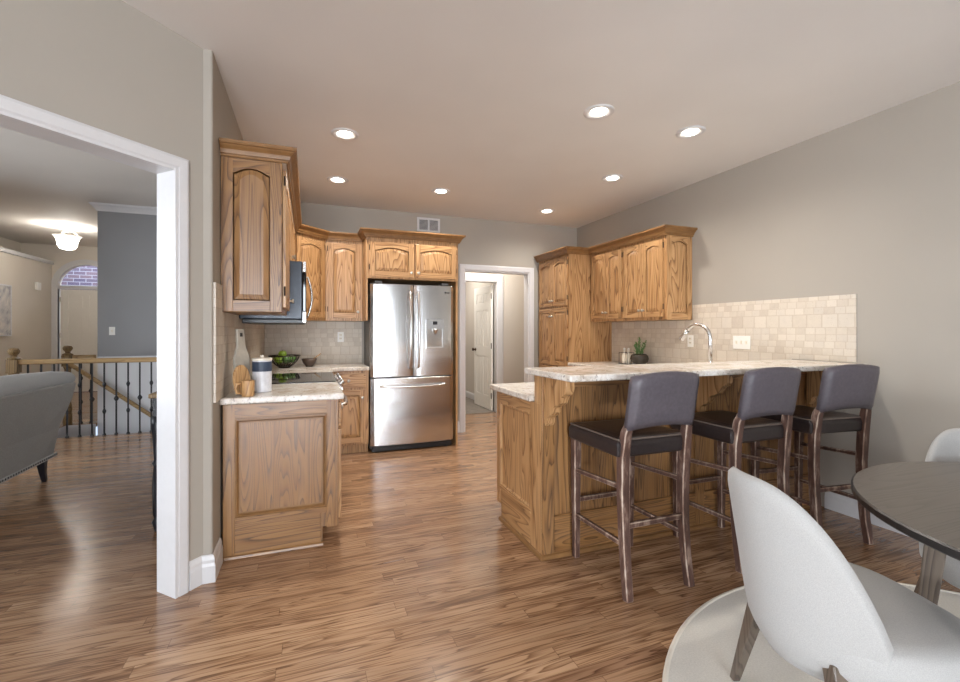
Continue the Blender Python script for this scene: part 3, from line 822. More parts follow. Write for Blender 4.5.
m.tube(pts, 0.014, 10); m.build('oven_handle', 'chrome', od, smooth=True)
m = MB(); m.box(0.171, RY0 + 0.005, 0.07, 0.20, RY1 - 0.005, 0.21); m.build('storage_drawer', 'steel', tr, bevel=0.005)

# back base cabinet + corner
tc = thing('base_cabinet', 'oak corner base cabinet between range and back wall', 'cabinet', (XL, 4.19, 0), group='oak base cabinets')
m = MB(); m.box(XL + .004, 4.193, 0.1, XF, YB - .004, 0.874); m.box(XL + .004, 4.193, 0, XF - .08, YB - .004, 0.1); m.build('body', 'oak_z', tc, bevel=0.002)
make_door(tc, frame((XF + 0.001, 4.21, 0.13), (0, 1, 0), (1, 0, 0)), 0.48, 0.72, (0.44, 0.62), None, 0, 'y')
td = thing('base_cabinet', 'narrow oak base cabinet with drawer beside the refrigerator', 'cabinet', (0.17, 4.76, 0), group='oak base cabinets')
m = MB(); m.box(XF + .001, 4.76, 0.1, 0.592, YB - .001, 0.876); m.box(XF + .001, 4.83, 0, 0.592, YB - .001, 0.1); m.build('body', 'oak_z', td, bevel=0.002)
F = frame((0.21, 4.759, 0.70), (1, 0, 0), (0, -1, 0)); m = MB(); bx(m, F, 0, 0, 0, 0.35, 0.15, 0.014); bx(m, F, 0.02, 0.02, 0.0141, 0.33, 0.13, 0.019); dr = m.build('drawer', 'oak_x', td, bevel=0.004); add_knob(dr, F, 0.175, 0.075, 0.019)
make_door(td, frame((0.21, 4.759, 0.125), (1, 0, 0), (0, -1, 0)), 0.35, 0.55, (0.315, 0.47), -0.003, 0, 'x')
m = MB(); m.prism([(XL + .001, 4.19, 0.876), (0.20, 4.19, 0.876), (0.20, 4.64, 0.876), (0.29, 4.73, 0.876), (0.597, 4.73, 0.876), (0.597, YB - .001, 0.876), (XL + .001, YB - .001, 0.876)], (0, 0, 0.038))
tag(m.build('countertop', 'granite', org=(XL, YB, 0.876), bevel=0.008, seg=3), 'granite corner countertop under the fruit bowl, left of the refrigerator', 'countertop')

# tile
m = MB(); m.box(XL + .0005, 2.63, 0.9145, XL + 0.012, YB - .013, 1.398)
m.box(XL + .0005, 2.63, 1.398, XL + 0.012, 2.815, 1.545)
tag(m.build('tile_backsplash', 'tile_y', org=(XL, 2.63, 0)), 'tumbled stone tile backsplash behind the range on the left wall', 'backsplash')
m = MB(); m.box(XL + 0.0125, YB - 0.012, 0.9145, 0.585, YB - .0005, 1.398)
tag(m.build('tile_backsplash', 'tile_x', org=(0, YB, 0)), 'tumbled stone tile backsplash behind the fruit bowl on the back wall', 'backsplash')
m = MB(); m.box(XR - 0.012, 2.392, 0.917, XR - .0005, PY - .004, 1.396); m.box(XR - 0.012, 1.955, 1.073, XR - .0005, 2.392, 1.396); m.box(XR - 0.012, 1.955, 1.396, XR - .0005, 3.335, 1.545)
tag(m.build('tile_backsplash', 'tile_y', org=(XR, 2.3, 0)), 'long tumbled stone tile backsplash behind the faucet on the right wall', 'backsplash')

# microwave
tm = thing('microwave', 'dark over-the-range microwave with curved handle above the cooktop', 'microwave', (XL, 3.43, 1.35))
m = MB(); m.box(XL + .013, 3.435, 1.375, -0.045, 4.185, 1.795); m.build('case', 'micro_body', tm, bevel=0.006)
m = MB(); m.box(XL + .03, 3.45, 1.345, -0.03, 4.17, 1.374); m.build('bottom_grille', 'black', tm, bevel=0.004)
m = MB(); m.box(-0.044, 3.435, 1.43, -0.018, 4.02, 1.715); dm_ = m.build('door', 'blackglass', tm, bevel=0.006)
m = MB(); m.box(-0.044, 3.435, 1.716, -0.018, 4.185, 1.795); m.box(-0.044, 3.435, 1.35, -0.018, 4.185, 1.429); m.build('trim_strip', 'steel', tm, bevel=0.004)
m = MB(); m.box(-0.044, 4.021, 1.43, -0.018, 4.185, 1.715); m.build('control_panel', 'black', tm, bevel=0.004)
m = MB(); m.tube([(-0.019, 3.98, 1.41)] + [(-0.008 + 0.032 * math.sin(math.pi * i / 10), 3.98, 1.41 + 0.33 * i / 10) for i in range(11)] + [(-0.019, 3.98, 1.74)], 0.009, 10); m.build('handle', 'chrome', dm_, smooth=True)

# ------------------------------------------------------------------ refrigerator
FX0, FX1, FYF = 0.605, 1.525, 4.715
tf = thing('refrigerator', 'stainless french-door refrigerator with bottom freezer drawer and water dispenser', 'refrigerator', (FX0, 5.3, 0))
m = MB(); m.box(FX0 + 0.005, FYF + 0.075, 0.03, FX1 - 0.005, YB - 0.02, 1.80); m.build('cabinet', 'fridge_side', tf, bevel=0.006)
m = MB(); m.box(FX0 + 0.02, FYF + 0.03, 0.01, FX1 - 0.02, FYF + 0.1, 0.065)
for i in range(2): m.lathe((FX0 + 0.08 + i * 0.76, FYF + 0.06, 0.0), [(0.03, 0.0), (0.03, 0.02)], 12)
m.build('base_grille', 'black', tf, bevel=0.003)
for i in range(2):
    m = MB(); m.box(FX0 + 0.05 + i * 0.74, FYF + 0.05, 1.80, FX0 + 0.13 + i * 0.74, FYF + 0.15, 1.825); m.build('hinge_cover', 'fridge_side', tf, bevel=0.004)
def curved_slab(x0, x1, z0, z1, bow, N=14, wav=0.0):
    mm = MB(); pts = []
    cx = (FX0 + FX1) / 2; hw = (FX1 - FX0) / 2
    for i in range(N + 1):
        x = x0 + (x1 - x0) * i / N
        loc = (i / N - 0.5) * 2
        y = FYF - bow * (1 - ((x - cx) / hw) ** 2) - wav * (1 - loc ** 2)
        e = min(i, N - i)
        if e == 0: y += 0.012
        elif e == 1: y += 0.001
        pts.append((x, y + 0.02, z0))
    mm.prism(pts + [(x1, FYF + 0.07, z0), (x0, FYF + 0.07, z0)], (0, 0, z1 - z0))
    return mm
xm = (FX0 + FX1) / 2
dl_ = curved_slab(FX0, xm - 0.003, 0.80, 1.79, 0.015, wav=0.012).build('door', 'steel', tf, bevel=0.004)
dr_ = curved_slab(xm + 0.003, FX1, 0.80, 1.79, 0.015, wav=0.012).build('door', 'steel', tf, bevel=0.004)
fz = curved_slab(FX0, FX1, 0.075, 0.787, 0.02, 20).build('freezer_drawer', 'steel', tf, bevel=0.004)
for d, x in ((dl_, xm - 0.045), (dr_, xm + 0.045)):
    m = MB(); pts = [(x, FYF + 0.0, 0.89), (x, FYF - 0.03, 0.895)] + [(x, FYF - 0.045 - 0.03 * math.sin(math.pi * i / 10), 0.91 + 0.78 * i / 10) for i in range(11)] + [(x, FYF - 0.03, 1.705), (x, FYF + 0.0, 1.71)]
    m.tube(pts, 0.013, 10); m.build('handle', 'chrome', d, smooth=True)
m = MB(); pts = [(FX0 + 0.1, FYF + 0.01, 0.705), (FX0 + 0.105, FYF - 0.025, 0.705)] + [(FX0 + 0.13 + (FX1 - FX0 - 0.26) * i / 10, FYF - 0.04 - 0.025 * math.sin(math.pi * i / 10), 0.705 - 0.012 * math.sin(math.pi * i / 10)) for i in range(11)] + [(FX1 - 0.105, FYF - 0.025, 0.705), (FX1 - 0.1, FYF + 0.01, 0.705)]
m.tube(pts, 0.013, 10); m.build('handle', 'chrome', fz, smooth=True)
# dispenser on the right door
dx0, dx1, dz0, dz1 = 1.20, 1.40, 1.10, 1.42
m = MB(); yf = FYF - 0.012
m.box(dx0, yf - 0.004, 1.315, dx1, yf + 0.03, dz1); m.box(dx0, yf - 0.004, dz0, dx0 + 0.018, yf + 0.03, 1.315); m.box(dx1 - 0.018, yf - 0.004, dz0, dx1, yf + 0.03, 1.315); m.box(dx0 + 0.018, yf - 0.012, dz0, dx1 - 0.018, yf + 0.03, dz0 + 0.02)
dp = m.build('water_dispenser', 'steel', dr_, bevel=0.003)
o = MB(); o.box(dx0 + 0.018, yf + 0.0, dz0 + 0.02, dx1 - 0.018, yf + 0.012, 1.315); o.build('dispenser_recess', 'chrome', dr_)
o = MB(); o.box(1.275, yf - 0.007, 1.36, 1.325, yf - 0.003, 1.395); o.build('display', 'black', dr_)
o = MB(); o.lathe((1.30, yf - 0.012, 1.255), [(0.012, 0), (0.018, 0.02), (0.03, 0.045), (0.032, 0.062)], 14); o.build('dispenser_spout', 'chrome', dr_, smooth=True)
o = MB(); o.lathe((1.425, FYF + 0.006, 1.715), [(0.011, 0), (0.011, -0.004)], 14, axis='y'); o.box(1.442, FYF + 0.003, 1.705, 1.448, FYF + 0.008, 1.725); o.box(1.442, FYF + 0.003, 1.705, 1.457, FYF + 0.008, 1.71); o.box(1.46, FYF + 0.003, 1.705, 1.474, FYF + 0.010, 1.71); o.box(1.46, FYF + 0.003, 1.72, 1.474, FYF + 0.010, 1.725); o.box(1.46, FYF + 0.003, 1.705, 1.465, FYF + 0.010, 1.725); o.build('badge', 'slot', dr_)

# ------------------------------------------------------------------ peninsula
PEX, PF = 1.24, 2.21
tq = thing('peninsula', 'oak peninsula cabinet with paneled end and raised bar side behind the stools', 'kitchen island', (PEX, PF, 0))
m = MB(); m.box(PEX + 0.02, PF + 0.02, 0, XR - .004, 2.308, 1.031); m.box(PEX + 0.02, 2.308, 0.1, XR - .004, 2.858, 0.873); m.box(PEX + 0.02, 2.308, 0, XR - .004, 2.79, 0.1)
m.build('body', 'oak_z', tq, bevel=0.002)
m = MB()       # front: stiles, rails
F = frame((PEX, PF + 0.019, 0), (1, 0, 0), (0, -1, 0)); W = XR - PEX - 0.002
stiles = [0.0, 1.13, 2.24]; sw = 0.075
for s_ in stiles: bx(m, F, s_, 0.0, 0, s_ + sw, 1.031, 0.016, 0)
for a, b in ((sw, 1.13), (1.13 + sw, 2.24)):
    bx(m, F, a, 0.965, 0, b, 1.031, 0.016, 1); bx(m, F, a, 0.0, 0, b, 0.22, 0.016, 1); bx(m, F, a, 0.22, 0, b, 0.235, 0.019, 1)
m.build('front_frame', ['oakb_z', 'oakb_x'], tq, bevel=0.002)
for a, b in ((sw, 1.13), (1.13 + sw, 2.24)):
    nb = 4
    for i in range(nb):
        m = MB(); q0, q1 = a + (b - a) * i / nb, a + (b - a) * (i + 1) / nb
        bx(m, F, q0 + 0.0006, 0.235, 0.0005, q1 - 0.0006, 0.965, 0.007); m.build('front_board', 'oakb_z', tq, bevel=0.001)
m = MB()       # end panel toward the walkway
F = frame((PEX + 0.019, 2.86, 0), (0, -1, 0), (-1, 0, 0))
bx(m, F, 0, 0.1, 0, 0.05, 0.872, 0.019, 0); bx(m, F, 0.50, 0.0, 0, 0.645, 0.873, 0.019, 0); bx(m, F, 0.552, 0.873, 0, 0.645, 1.031, 0.019, 0)
bx(m, F, 0.05, 0.80, 0, 0.50, 0.872, 0.019, 1); bx(m, F, 0.07, 0.0, 0, 0.50, 0.2, 0.017, 1); bx(m, F, 0.05, 0.2, 0, 0.50, 0.225, 0.022, 1)
m.build('end_frame', ['oak_z', 'oak_y'], tq, bevel=0.002)
m = MB(); rg = lambda i, c: [F(0.05 + i, 0.225 + i, c), F(0.50 - i, 0.225 + i, c), F(0.50 - i, 0.80 - i, c), F(0.05 + i, 0.80 - i, c)]
m.loft([rg(0.001, 0.001), rg(0.001, 0.0165), rg(0.01, 0.018), rg(0.018, 0.006), rg(0.03, 0.006)]); m.build('end_panel', 'oak_z', tq)
m = MB(); m.sweep([(PEX, 2.79), (PEX, PF + 0.003), (XR - .001, PF + 0.003)][::-1], [(-o, c) for o, c in [(0, 0), (0.018, 0), (0.018, 0.008), (0.012, 0.018), (0, 0.022)]], ID); m.build('shoe_moulding', 'oak_crown', tq)
# corbels: children of the peninsula
CS = [(0, 1.032), (0, 0.76)]
prof = [(0.0, 1.031), (0.0, 0.755), (0.02, 0.757), (0.032, 0.775), (0.036, 0.80), (0.05, 0.815), (0.075, 0.825), (0.092, 0.845), (0.10, 0.87), (0.115, 0.882), (0.14, 0.89), (0.165, 0.905), (0.178, 0.93), (0.19, 0.945), (0.21, 0.955), (0.225, 0.975), (0.23, 1.0), (0.23, 1.031)]
for x in (PEX + 0.035, 2.40, 3.46):
    m = MB(); m.prism([(x - 0.025, PF + 0.002 - a, b) for a, b in prof], (0.05, 0, 0)); m.build('corbel', 'oak_z', tq, bevel=0.002)
m = MB(); m.box(PEX + 0.08, PF - 0.03, 1.005, XR - 0.02, PF + 0.002, 1.031); m.build('bar_cleat', 'oak_x', tq, bevel=0.002)
m = MB(); m.box(1.215, 1.885, 1.0345, XR - .004, 2.385, 1.07); m.build
tag(m.build('bar_countertop', 'granite', org=(1.215, 1.885, 1.034), bevel=0.01, seg=3), 'raised granite bar top of the peninsula above the stools', 'countertop')
m = MB(); m.prism([(1.205, 2.316, 0.876), (XR - .004, 2.316, 0.876), (XR - .004, PY - .004, 0.876), (2.90, PY - .004, 0.876), (2.90, 2.91, 0.876), (1.205, 2.91, 0.876)], (0, 0, 0.038))
tag(m.build('countertop', 'granite', org=(1.205, 2.91, 0.876), bevel=0.01, seg=3), 'lower granite countertop behind the raised bar, running to the pantry', 'countertop')
te = thing('base_cabinet', 'oak base cabinets under the right countertop, mostly hidden behind the peninsula', 'cabinet', (XR, 2.87, 0), group='oak base cabinets')
m = MB(); m.box(2.93, 2.862, 0.1, XR - .001, PY - .002, 0.875); m.box(3.0, 2.862, 0, XR - .001, PY - .002, 0.1); m.build('body', 'oak_z', te)
for i in range(3):
    make_door(te, frame((2.929, 3.42 + i * 0.55, 0.13), (0, -1, 0), (-1, 0, 0)), 0.51, 0.72, (0.04, 0.62), None, 0, 'y')

# faucet
fx, fy = 2.79, 2.47
tg = thing('faucet', 'brushed nickel gooseneck kitchen faucet behind the raised bar', 'faucet', (fx, fy, 0.914))
m = MB(); m.lathe((fx, fy, 0.914), [(0.03, 0.0), (0.03, 0.012), (0.024, 0.02), (0.022, 0.1), (0.024, 0.11), (0.018, 0.13), (0.014, 0.15)], 18); m.build('base', 'chrome', tg, smooth=True)
pts = [(fx, fy, 1.06), (fx, fy, 1.20)] + [(fx - 0.02 * i / 10, fy + 0.105 - 0.105 * math.cos(math.pi * 0.83 * i / 10), 1.235 + 0.105 * math.sin(math.pi * 0.83 * i / 10)) for i in range(11)]
m = MB(); m.tube(pts, 0.0135, 12); m.build('spout', 'chrome', tg, smooth=True)
e0 = Vector(pts[-1]); dd = (e0 - Vector(pts[-2])).normalized()
m = MB(); m.tube([e0 - dd * .005, e0 + dd * .03, e0 + dd * .075, e0 + dd * .085], [0.016, 0.018, 0.02, 0.017], 14); m.build('spray_head', 'chrome', tg, smooth=True)
m = MB(); m.tube([(fx + 0.02, fy, 1.0), (fx + 0.05, fy, 1.02), (fx + 0.1, fy, 1.05)], [0.012, 0.009, 0.007], 10); m.build('lever', 'chrome', tg, smooth=True)

# switch plates and outlets
def plate(label, cx, cz, gang, kind, side):
    t = None
    wdt = 0.07 + 0.046 * (gang - 1)
    if side == 'right': F = frame((XR - 0.0125, cx + wdt / 2, cz - 0.057), (0, -1, 0), (-1, 0, 0))
    elif side == 'left': F = frame((XL + 0.0125, cx - wdt / 2, cz - 0.057), (0, 1, 0), (1, 0, 0))
    elif side == 'back': F = frame((cx - wdt / 2, YB - 0.0125, cz - 0.057), (1, 0, 0), (0, -1, 0))
    else: F = frame((cx - wdt / 2, GY - 0.0005, cz - 0.057), (1, 0, 0), (0, -1, 0))
    t = thing('switch_plate' if kind == 's' else 'outlet_plate', label, 'switch' if kind == 's' else 'outlet', F(wdt / 2, 0, 0))
    m = MB(); bx(m, F, 0, 0, 0, wdt, 0.115, 0.006); m.build('cover', 'wax', t, bevel=0.002)
    for i in range(gang):
        a = 0.035 + i * 0.046
        if kind == 's':
            m = MB(); bx(m, F, a - 0.009, 0.043, 0.006, a + 0.009, 0.072, 0.0075); bx(m, F, a - 0.005, 0.05, 0.0075, a + 0.005, 0.07, 0.014); m.build('toggle', 'cream', t)
        else:
            for b in (0.028, 0.068):
                m = MB(); bx(m, F, a - 0.015, b, 0.006, a + 0.015, b + 0.026, 0.0078); s_ = m.build('socket', 'cream', t, bevel=0.001)
                m = MB(); bx(m, F, a - 0.008, b + 0.009, 0.0078, a - 0.005, b + 0.019, 0.0082); bx(m, F, a + 0.005, b + 0.009, 0.0078, a + 0.008, b + 0.019, 0.0082); m.build('slot', 'slot', s_)
plate('white triple switch plate on the stone tile right of the faucet', 2.81, 1.19, 3, 's', 'right')
plate('white outlet plate on the stone tile just behind the faucet', 3.36, 1.19, 1, 'o', 'right')
plate('small outlet plate on the back-wall tile beside the refrigerator', 0.345, 1.22, 1, 'o', 'back')
plate('white light switch on the dark grey accent wall', -2.62, 1.29, 1, 's', 'accent')

# air vent on the back wall
tv = thing('air_vent', 'white two-section air vent high on the back wall over the refrigerator', 'vent', (1.4, YB, 2.52))
m = MB()
for a, b in ((1.25, 1.275), (1.385, 1.405), (1.515, 1.54)): m.box(a, YB - 0.015, 2.52, b, YB - .0005, 2.69)
for z0, z1 in ((2.52, 2.54), (2.67, 2.69)):
    for a, b in ((1.275, 1.385), (1.405, 1.515)): m.box(a, YB - 0.015, z0, b, YB - .0005, z1)
m.build('frame', 'trim', tv, bevel=0.002)
m = MB()
for a, b in ((1.275, 1.385), (1.405, 1.515)):
    for i in range(9):
        z = 2.545 + i * 0.0145; m.hexa([(a, YB - 0.010, z), (b, YB - 0.010, z), (b, YB - 0.003, z + 0.006), (a, YB - 0.003, z + 0.006), (a, YB - 0.010, z + 0.0018), (b, YB - 0.010, z + 0.0018), (b, YB - 0.003, z + 0.0078), (a, YB - 0.003, z + 0.0078)])
m.build('louvre', 'trim', tv)
m = MB(); m.box(1.27, YB - 0.0025, 2.535, 1.52, YB - 0.0008, 2.675); m.build('backing', 'fridge_side', tv)

# ------------------------------------------------------------------ recessed ceiling lights
LT = [((1.80, 2.46), 'recessed ceiling light largest in view, nearest above the first bar stool'),
      ((2.61, 2.48), 'recessed ceiling light nearest the right wall above the bar'),
      ((0.25, 3.38), 'recessed ceiling light nearest the left wall, in front of the range'),
      ((0.26, 4.43), 'recessed ceiling light at the far left, in front of the corner cabinet'),
      ((1.285, 4.42), 'recessed ceiling light in front of the refrigerator and air vent'),
      ((2.70, 3.48), 'recessed ceiling light midway along the right cabinets'),
      ((2.70, 4.71), 'farthest recessed ceiling light, between the doorway and pantry')]
def downlight(p, label):
    t = thing('recessed_light', label, 'ceiling light', (p[0], p[1], ZC), group='recessed kitchen ceiling lights', local=True)
    m = MB(); m.lathe((0, 0, 0), [(0.058, -0.001), (0.062, -0.005), (0.09, -0.010), (0.099, -0.005), (0.10, 0.0)], 28, cap0=False, cap1=False); m.build('trim_ring', 'trim', t, smooth=True)
    m = MB(); m.lathe((0, 0, 0), [(0.001, -0.016), (0.025, -0.014), (0.045, -0.008), (0.052, -0.0022)], 28, cap0=True, cap1=False); m.build('lens', 'lens', t, smooth=True)
    d = bpy.data.lights.new('downlight_lamp', 'SPOT'); d.energy = 52; d.color = (1.0, 0.94, 0.86); d.spot_size = math.radians(158); d.spot_blend = 1.0; d.shadow_soft_size = 0.06
    o = bpy.data.objects.new('downlight_lamp', d); COL.objects.link(o); o.parent = t; o.location = (0, 0, -0.02)
    return t
base = downlight(*LT[0])
for p, lb in LT[1:]:
    c = copy_tree(base); c.location = (p[0], p[1], ZC); c['label'] = lb

# ------------------------------------------------------------------ bar stools
def make_stool(x):
    t = thing('bar_stool', 'x', 'bar stool', (x, 1.965, 0), 0, 'bar stools along the peninsula', local=True)
    WM = ['stool_wood', 'stool_edge']
    for s in (-1, 1):
        m = MB(); m.tube([(s * .187, .205, 0), (s * .188, .205, .35), (s * .19, .20, .69)], [.017, .020, .023], square=True); m.build('leg', WM, t, bevel=0.005, bmat=1, seg=1)
        m = MB(); m.tube([(s * .190, -.238, 0), (s * .187, -.218, .14), (s * .186, -.203, .32), (s * .188, -.198, .50), (s * .192, -.205, .68), (s * .188, -.222, .80), (s * .172, -.242, .87)], [.020, .021, .022, .023, .024, .021, .015], square=True); m.build('leg', WM, t, bevel=0.005, bmat=1, seg=1)
        for zf, zr in ((.245, .255), (.50, .53)):
            m = MB(); m.tube([(s * .19, .20, zf), (s * .188, -.20, zr)], .0115, square=True); m.build('stretcher', WM, t, bevel=0.004, bmat=1, seg=1)
    m = MB(); m.tube([(-.188, .204, .33), (.188, .204, .33)], .013, square=True); m.build('footrest', WM, t, bevel=0.004, bmat=1, seg=1)
    m = MB(); m.tube([(-.186, -.204, .345), (.186, -.204, .345)], .013, square=True); m.build('stretcher', WM, t, bevel=0.004, bmat=1, seg=1)
    m = MB()
    N = 10
    for ring in [0]:
        rings = []
        for z, ins in ((.675, .004), (.69, -.004), (.735, -.006), (.757, 0.0), (.768, .018), (.773, .06)):
            rings.append([(-.222 + ins, -.21 + ins, z), (.222 - ins, -.21 + ins, z), (.222 - ins, .22 - ins, z), (-.222 + ins, .22 - ins, z)])
        m.loft(rings)
    st = m.build('seat', 'leather_dark', t, smooth=False, bevel=0.012, seg=3)
    m = MB(); m.tube([(-.216, -.206, .762), (.216, -.206, .762), (.216, .215, .762), (-.216, .215, .762), (-.216, -.206, .762)], .0045, 6); m.build('piping', 'piping', st)
    # upholstered back: curved, arched top and bottom
    m = MB(); NX, NZ = 12, 8
    def bp(i, j, f):
        u = -1 + 2 * i / NX; v = j / NZ
        zt = 1.075 + .022 * (1 - u * u); zb = .812 + .022 * (1 - u * u)
        z = zb + (zt - zb) * v
        y = -.232 - (z - .80) * .17 - .018 * (1 - u * u)
        edge = min(1.0, (1 - abs(u)) * 5 + .6) * min(1.0, min(v, 1 - v) * 6 + .6)
        return (u * .201, y + (-.026 if f else .026) * edge, z)
    fr_ = [[m.b.verts.new(bp(i, j, True)) for i in range(NX + 1)] for j in range(NZ + 1)]
    bk = [[m.b.verts.new(bp(i, j, False)) for i in range(NX + 1)] for j in range(NZ + 1)]
    for j in range(NZ):
        for i in range(NX):
            m.b.faces.new([fr_[j][i], fr_[j][i + 1], fr_[j + 1][i + 1], fr_[j + 1][i]]); m.b.faces.new([bk[j][i], bk[j + 1][i], bk[j + 1][i + 1], bk[j][i + 1]])
    for i in range(NX):
        m.b.faces.new([fr_[0][i], bk[0][i], bk[0][i + 1], fr_[0][i + 1]]); m.b.faces.new([fr_[NZ][i], fr_[NZ][i + 1], bk[NZ][i + 1], bk[NZ][i]])
    for j in range(NZ):
        m.b.faces.new([fr_[j][0], fr_[j + 1][0], bk[j + 1][0], bk[j][0]]); m.b.faces.new([fr_[j][NX], bk[j][NX], bk[j + 1][NX], fr_[j + 1][NX]])
    m.build('backrest', 'leather', t, smooth=True)
    return t
s1 = make_stool(1.62)
s1['label'] = 'dark leather bar stool at the open end of the bar, nearest the walkway'
s2 = copy_tree(s1); s2.location.x = 2.36; s2['label'] = 'dark leather bar stool in the middle of the three, behind the pale dining chair'
s3 = copy_tree(s1); s3.location.x = 3.025; s3.location.y = 1.95; s3.rotation_euler.z = math.radians(-6); s3['label'] = 'dark leather bar stool nearest the right wall and the round table'

# ------------------------------------------------------------------ dining set
TCX, TCY = 2.18, 0.42
tr_ = thing('round_rug', 'round heathered off-white rug under the dining table and chairs', 'rug', (2.064, 0.38, 0))
m = MB(); m.lathe((2.064, 0.38, 0), [(1.226, 0.001), (1.226, 0.012), (0.5, 0.013), (0.001, 0.013)], 72); m.build('pile', 'rug', tr_)
m = MB(); ring = [(2.064 + 1.232 * math.cos(a), 0.38 + 1.232 * math.sin(a)) for a in [2 * math.pi * k / 96 for k in range(96)]]
m.sweep(ring, [(-0.012, 0.001), (0.008, 0.001), (0.008, 0.010), (0.0, 0.0155), (-0.012, 0.0135)], ID, closed=True); m.build('binding', 'rug_edge', tr_, smooth=True)
tt = thing('dining_table', 'round dark espresso dining table on splayed legs', 'table', (TCX, TCY, 0.014), local=True)
m = MB(); m.lathe((0, 0, 0), [(0.67, 0.706), (0.697, 0.708), (0.70, 0.712), (0.70, 0.73), (0.694, 0.735)], 96, cap1=False); m.lathe((0, 0, 0), [(0.694, 0.735), (0.3, 0.7362), (0.001, 0.7362)], 96, cap0=False, mi=1)
m.build('tabletop', ['table_edge', 'table_dark'], tt)
m = MB(); m.lathe((0, 0, 0), [(0.42, 0.65), (0.42, 0.705)], 48); m.build('apron', 'table_edge', tt)
for k in range(3):
    a = math.radians(112 + 120 * k); c_, s_ = math.cos(a), math.sin(a)
    m = MB(); r0, r1 = 0.47, 0.54; tw = Vector((-s_, c_, 0))
    def q(r, w_, z, h): return [Vector((c_ * (r + x), s_ * (r + x), z)) + tw * y for x, y in ((-h, -w_), (h, -w_), (h, w_), (-h, w_))]
    m.loft([q(r1, .022, 0, .018), q(r0, .042, .706, .03)]); m.build('leg', 'leg_greywood', tt, bevel=0.004)

def make_chair(x, y, rz, label):
    t = thing('dining_chair', label, 'chair', (x, y, 0.014), rz, 'pale upholstered dining chairs', local=True)
    # local: faces +x
    m = MB(); rings = []
    def outline(r_, z, sx=1.0):
        o = []
        for k in range(40):
            a = 2 * math.pi * k / 40; n = 3.2
            cx, sy = math.cos(a), math.sin(a)
            if cx < 0: n = 2.1
            o.append((0.095 + r_ * 0.25 * sx * math.copysign(abs(cx) ** (2 / n), cx), r_ * 0.272 * math.copysign(abs(sy) ** (2 / n), sy), z))
        return o
    rings = [outline(.80, .315), outline(.93, .322), outline(.99, .345), outline(1.0, .40), outline(.985, .425), outline(.94, .440), outline(.8, .448), outline(.4, .452)]
    m.loft(rings); m.build('seat', 'linen', t, smooth=True)
    # shield-shaped curved back
    m = MB(); NA, NV = 36, 16
    def ztop(u): return .36 + .465 * max(0.0, 1 - abs(u) ** 3.4) ** .7
    def sp(i, j, off, dz=0.0):
        u = math.sin(math.pi / 2 * (-1 + 2 * i / NA)) * .55 + (-1 + 2 * i / NA) * .45
        v = j / NV; z = .275 + (ztop(u) - .275) * v
        x = -.27 + .19 * u * u + (.83 - z) * .16 + max(0, .38 - z) ** 1.5 * 1.2
        lat = u * (.255 - .03 * max(0, .45 - z) / .15)
        # outward normal in plan
        nx, ny = -1.0, .62 * u * abs(u) ** .5; ln = math.hypot(nx, ny)
        return (x - nx / ln * off, lat - ny / ln * off, z + dz)
    def mid(i, j, dz):
        a, b = Vector(sp(i, j, 0)), Vector(sp(i, j, .045)); c = (a + b) / 2; return (c.x, c.y, c.z + dz)
    rows = []
    for j in range(NV + 1): rows.append([sp(i, j, 0 if j < NV else 0.006) for i in range(NA + 1)])
    rows.append([mid(i, NV, .014) for i in range(NA + 1)])
    for j in range(NV, -1, -1): rows.append([sp(i, j, .045 if j < NV else 0.039) for i in range(NA + 1)])
    rows.append(rows[0])
    m.loft(rows, False, False, closed=False)
    bmesh.ops.remove_doubles(m.b, verts=m.b.verts, dist=1e-5)
    bmesh.ops.holes_fill(m.b, edges=[e for e in m.b.edges if e.is_boundary], sides=0)
    m.build('backrest', 'linen', t, smooth=True)
    for sx, sy in ((-1, 1), (-1, -1), (1, 1), (1, -1)):
        m = MB()
        x0, y0, x1, y1 = (-.085 if sx < 0 else .21), sy * .15, (-.115 if sx < 0 else .28), sy * .245
        m.loft([[(x1 - .013, y1 - .013, 0), (x1 + .013, y1 - .013, 0), (x1 + .013, y1 + .013, 0), (x1 - .013, y1 + .013, 0)],
                [(x0 - .024, y0 - .024, .36), (x0 + .024, y0 - .024, .36), (x0 + .024, y0 + .024, .36), (x0 - .024, y0 + .024, .36)]])
        m.build('leg', 'leg_greywood', t, bevel=0.004)
    return t
c1 = make_chair(1.50, 0.925, math.radians(-18), 'pale linen dining chair in the foreground, turned toward the round table')
c2 = copy_tree(c1); c2.location = (2.60, 0.925, 0.014); c2.rotation_euler = (0, 0, math.radians(-137))
c2['label'] = 'pale linen dining chair at the far side of the round table by the right wall'

# ------------------------------------------------------------------ counter items, left
def lathe_thing(name, label, cat, c, prof, mat_, seg=24, group=None):
    m = MB(); m.lathe(c, prof, seg); o = m.build(name, mat_, org=c, smooth=True); return tag(o, label, cat, group)
t = thing('canister', 'white canister with dark blue upper label on the short countertop', 'canister', (-0.272, 3.02, 0.914))
c = (-0.272, 3.02, 0.9145)
m = MB(); m.lathe(c, [(0.052, 0), (0.055, 0.004), (0.055, 0.190), (0.052, 0.195)], 28); m.build('jar', 'canister', t, smooth=False, bevel=0.002)
m = MB(); m.lathe((c[0], c[1], c[2] + 0.128), [(0.0556, 0), (0.0562, 0.001), (0.0562, 0.058), (0.0556, 0.059)], 28, cap0=False, cap1=False); m.build('label_band', 'slate', t)
m = MB(); m.lathe((c[0], c[1], c[2] + 0.195), [(0.057, 0), (0.057, 0.012), (0.048, 0.016), (0.012, 0.018), (0.012, 0.03), (0.001, 0.032)], 28); m.build('lid', 'cream', t, smooth=False, bevel=0.001)
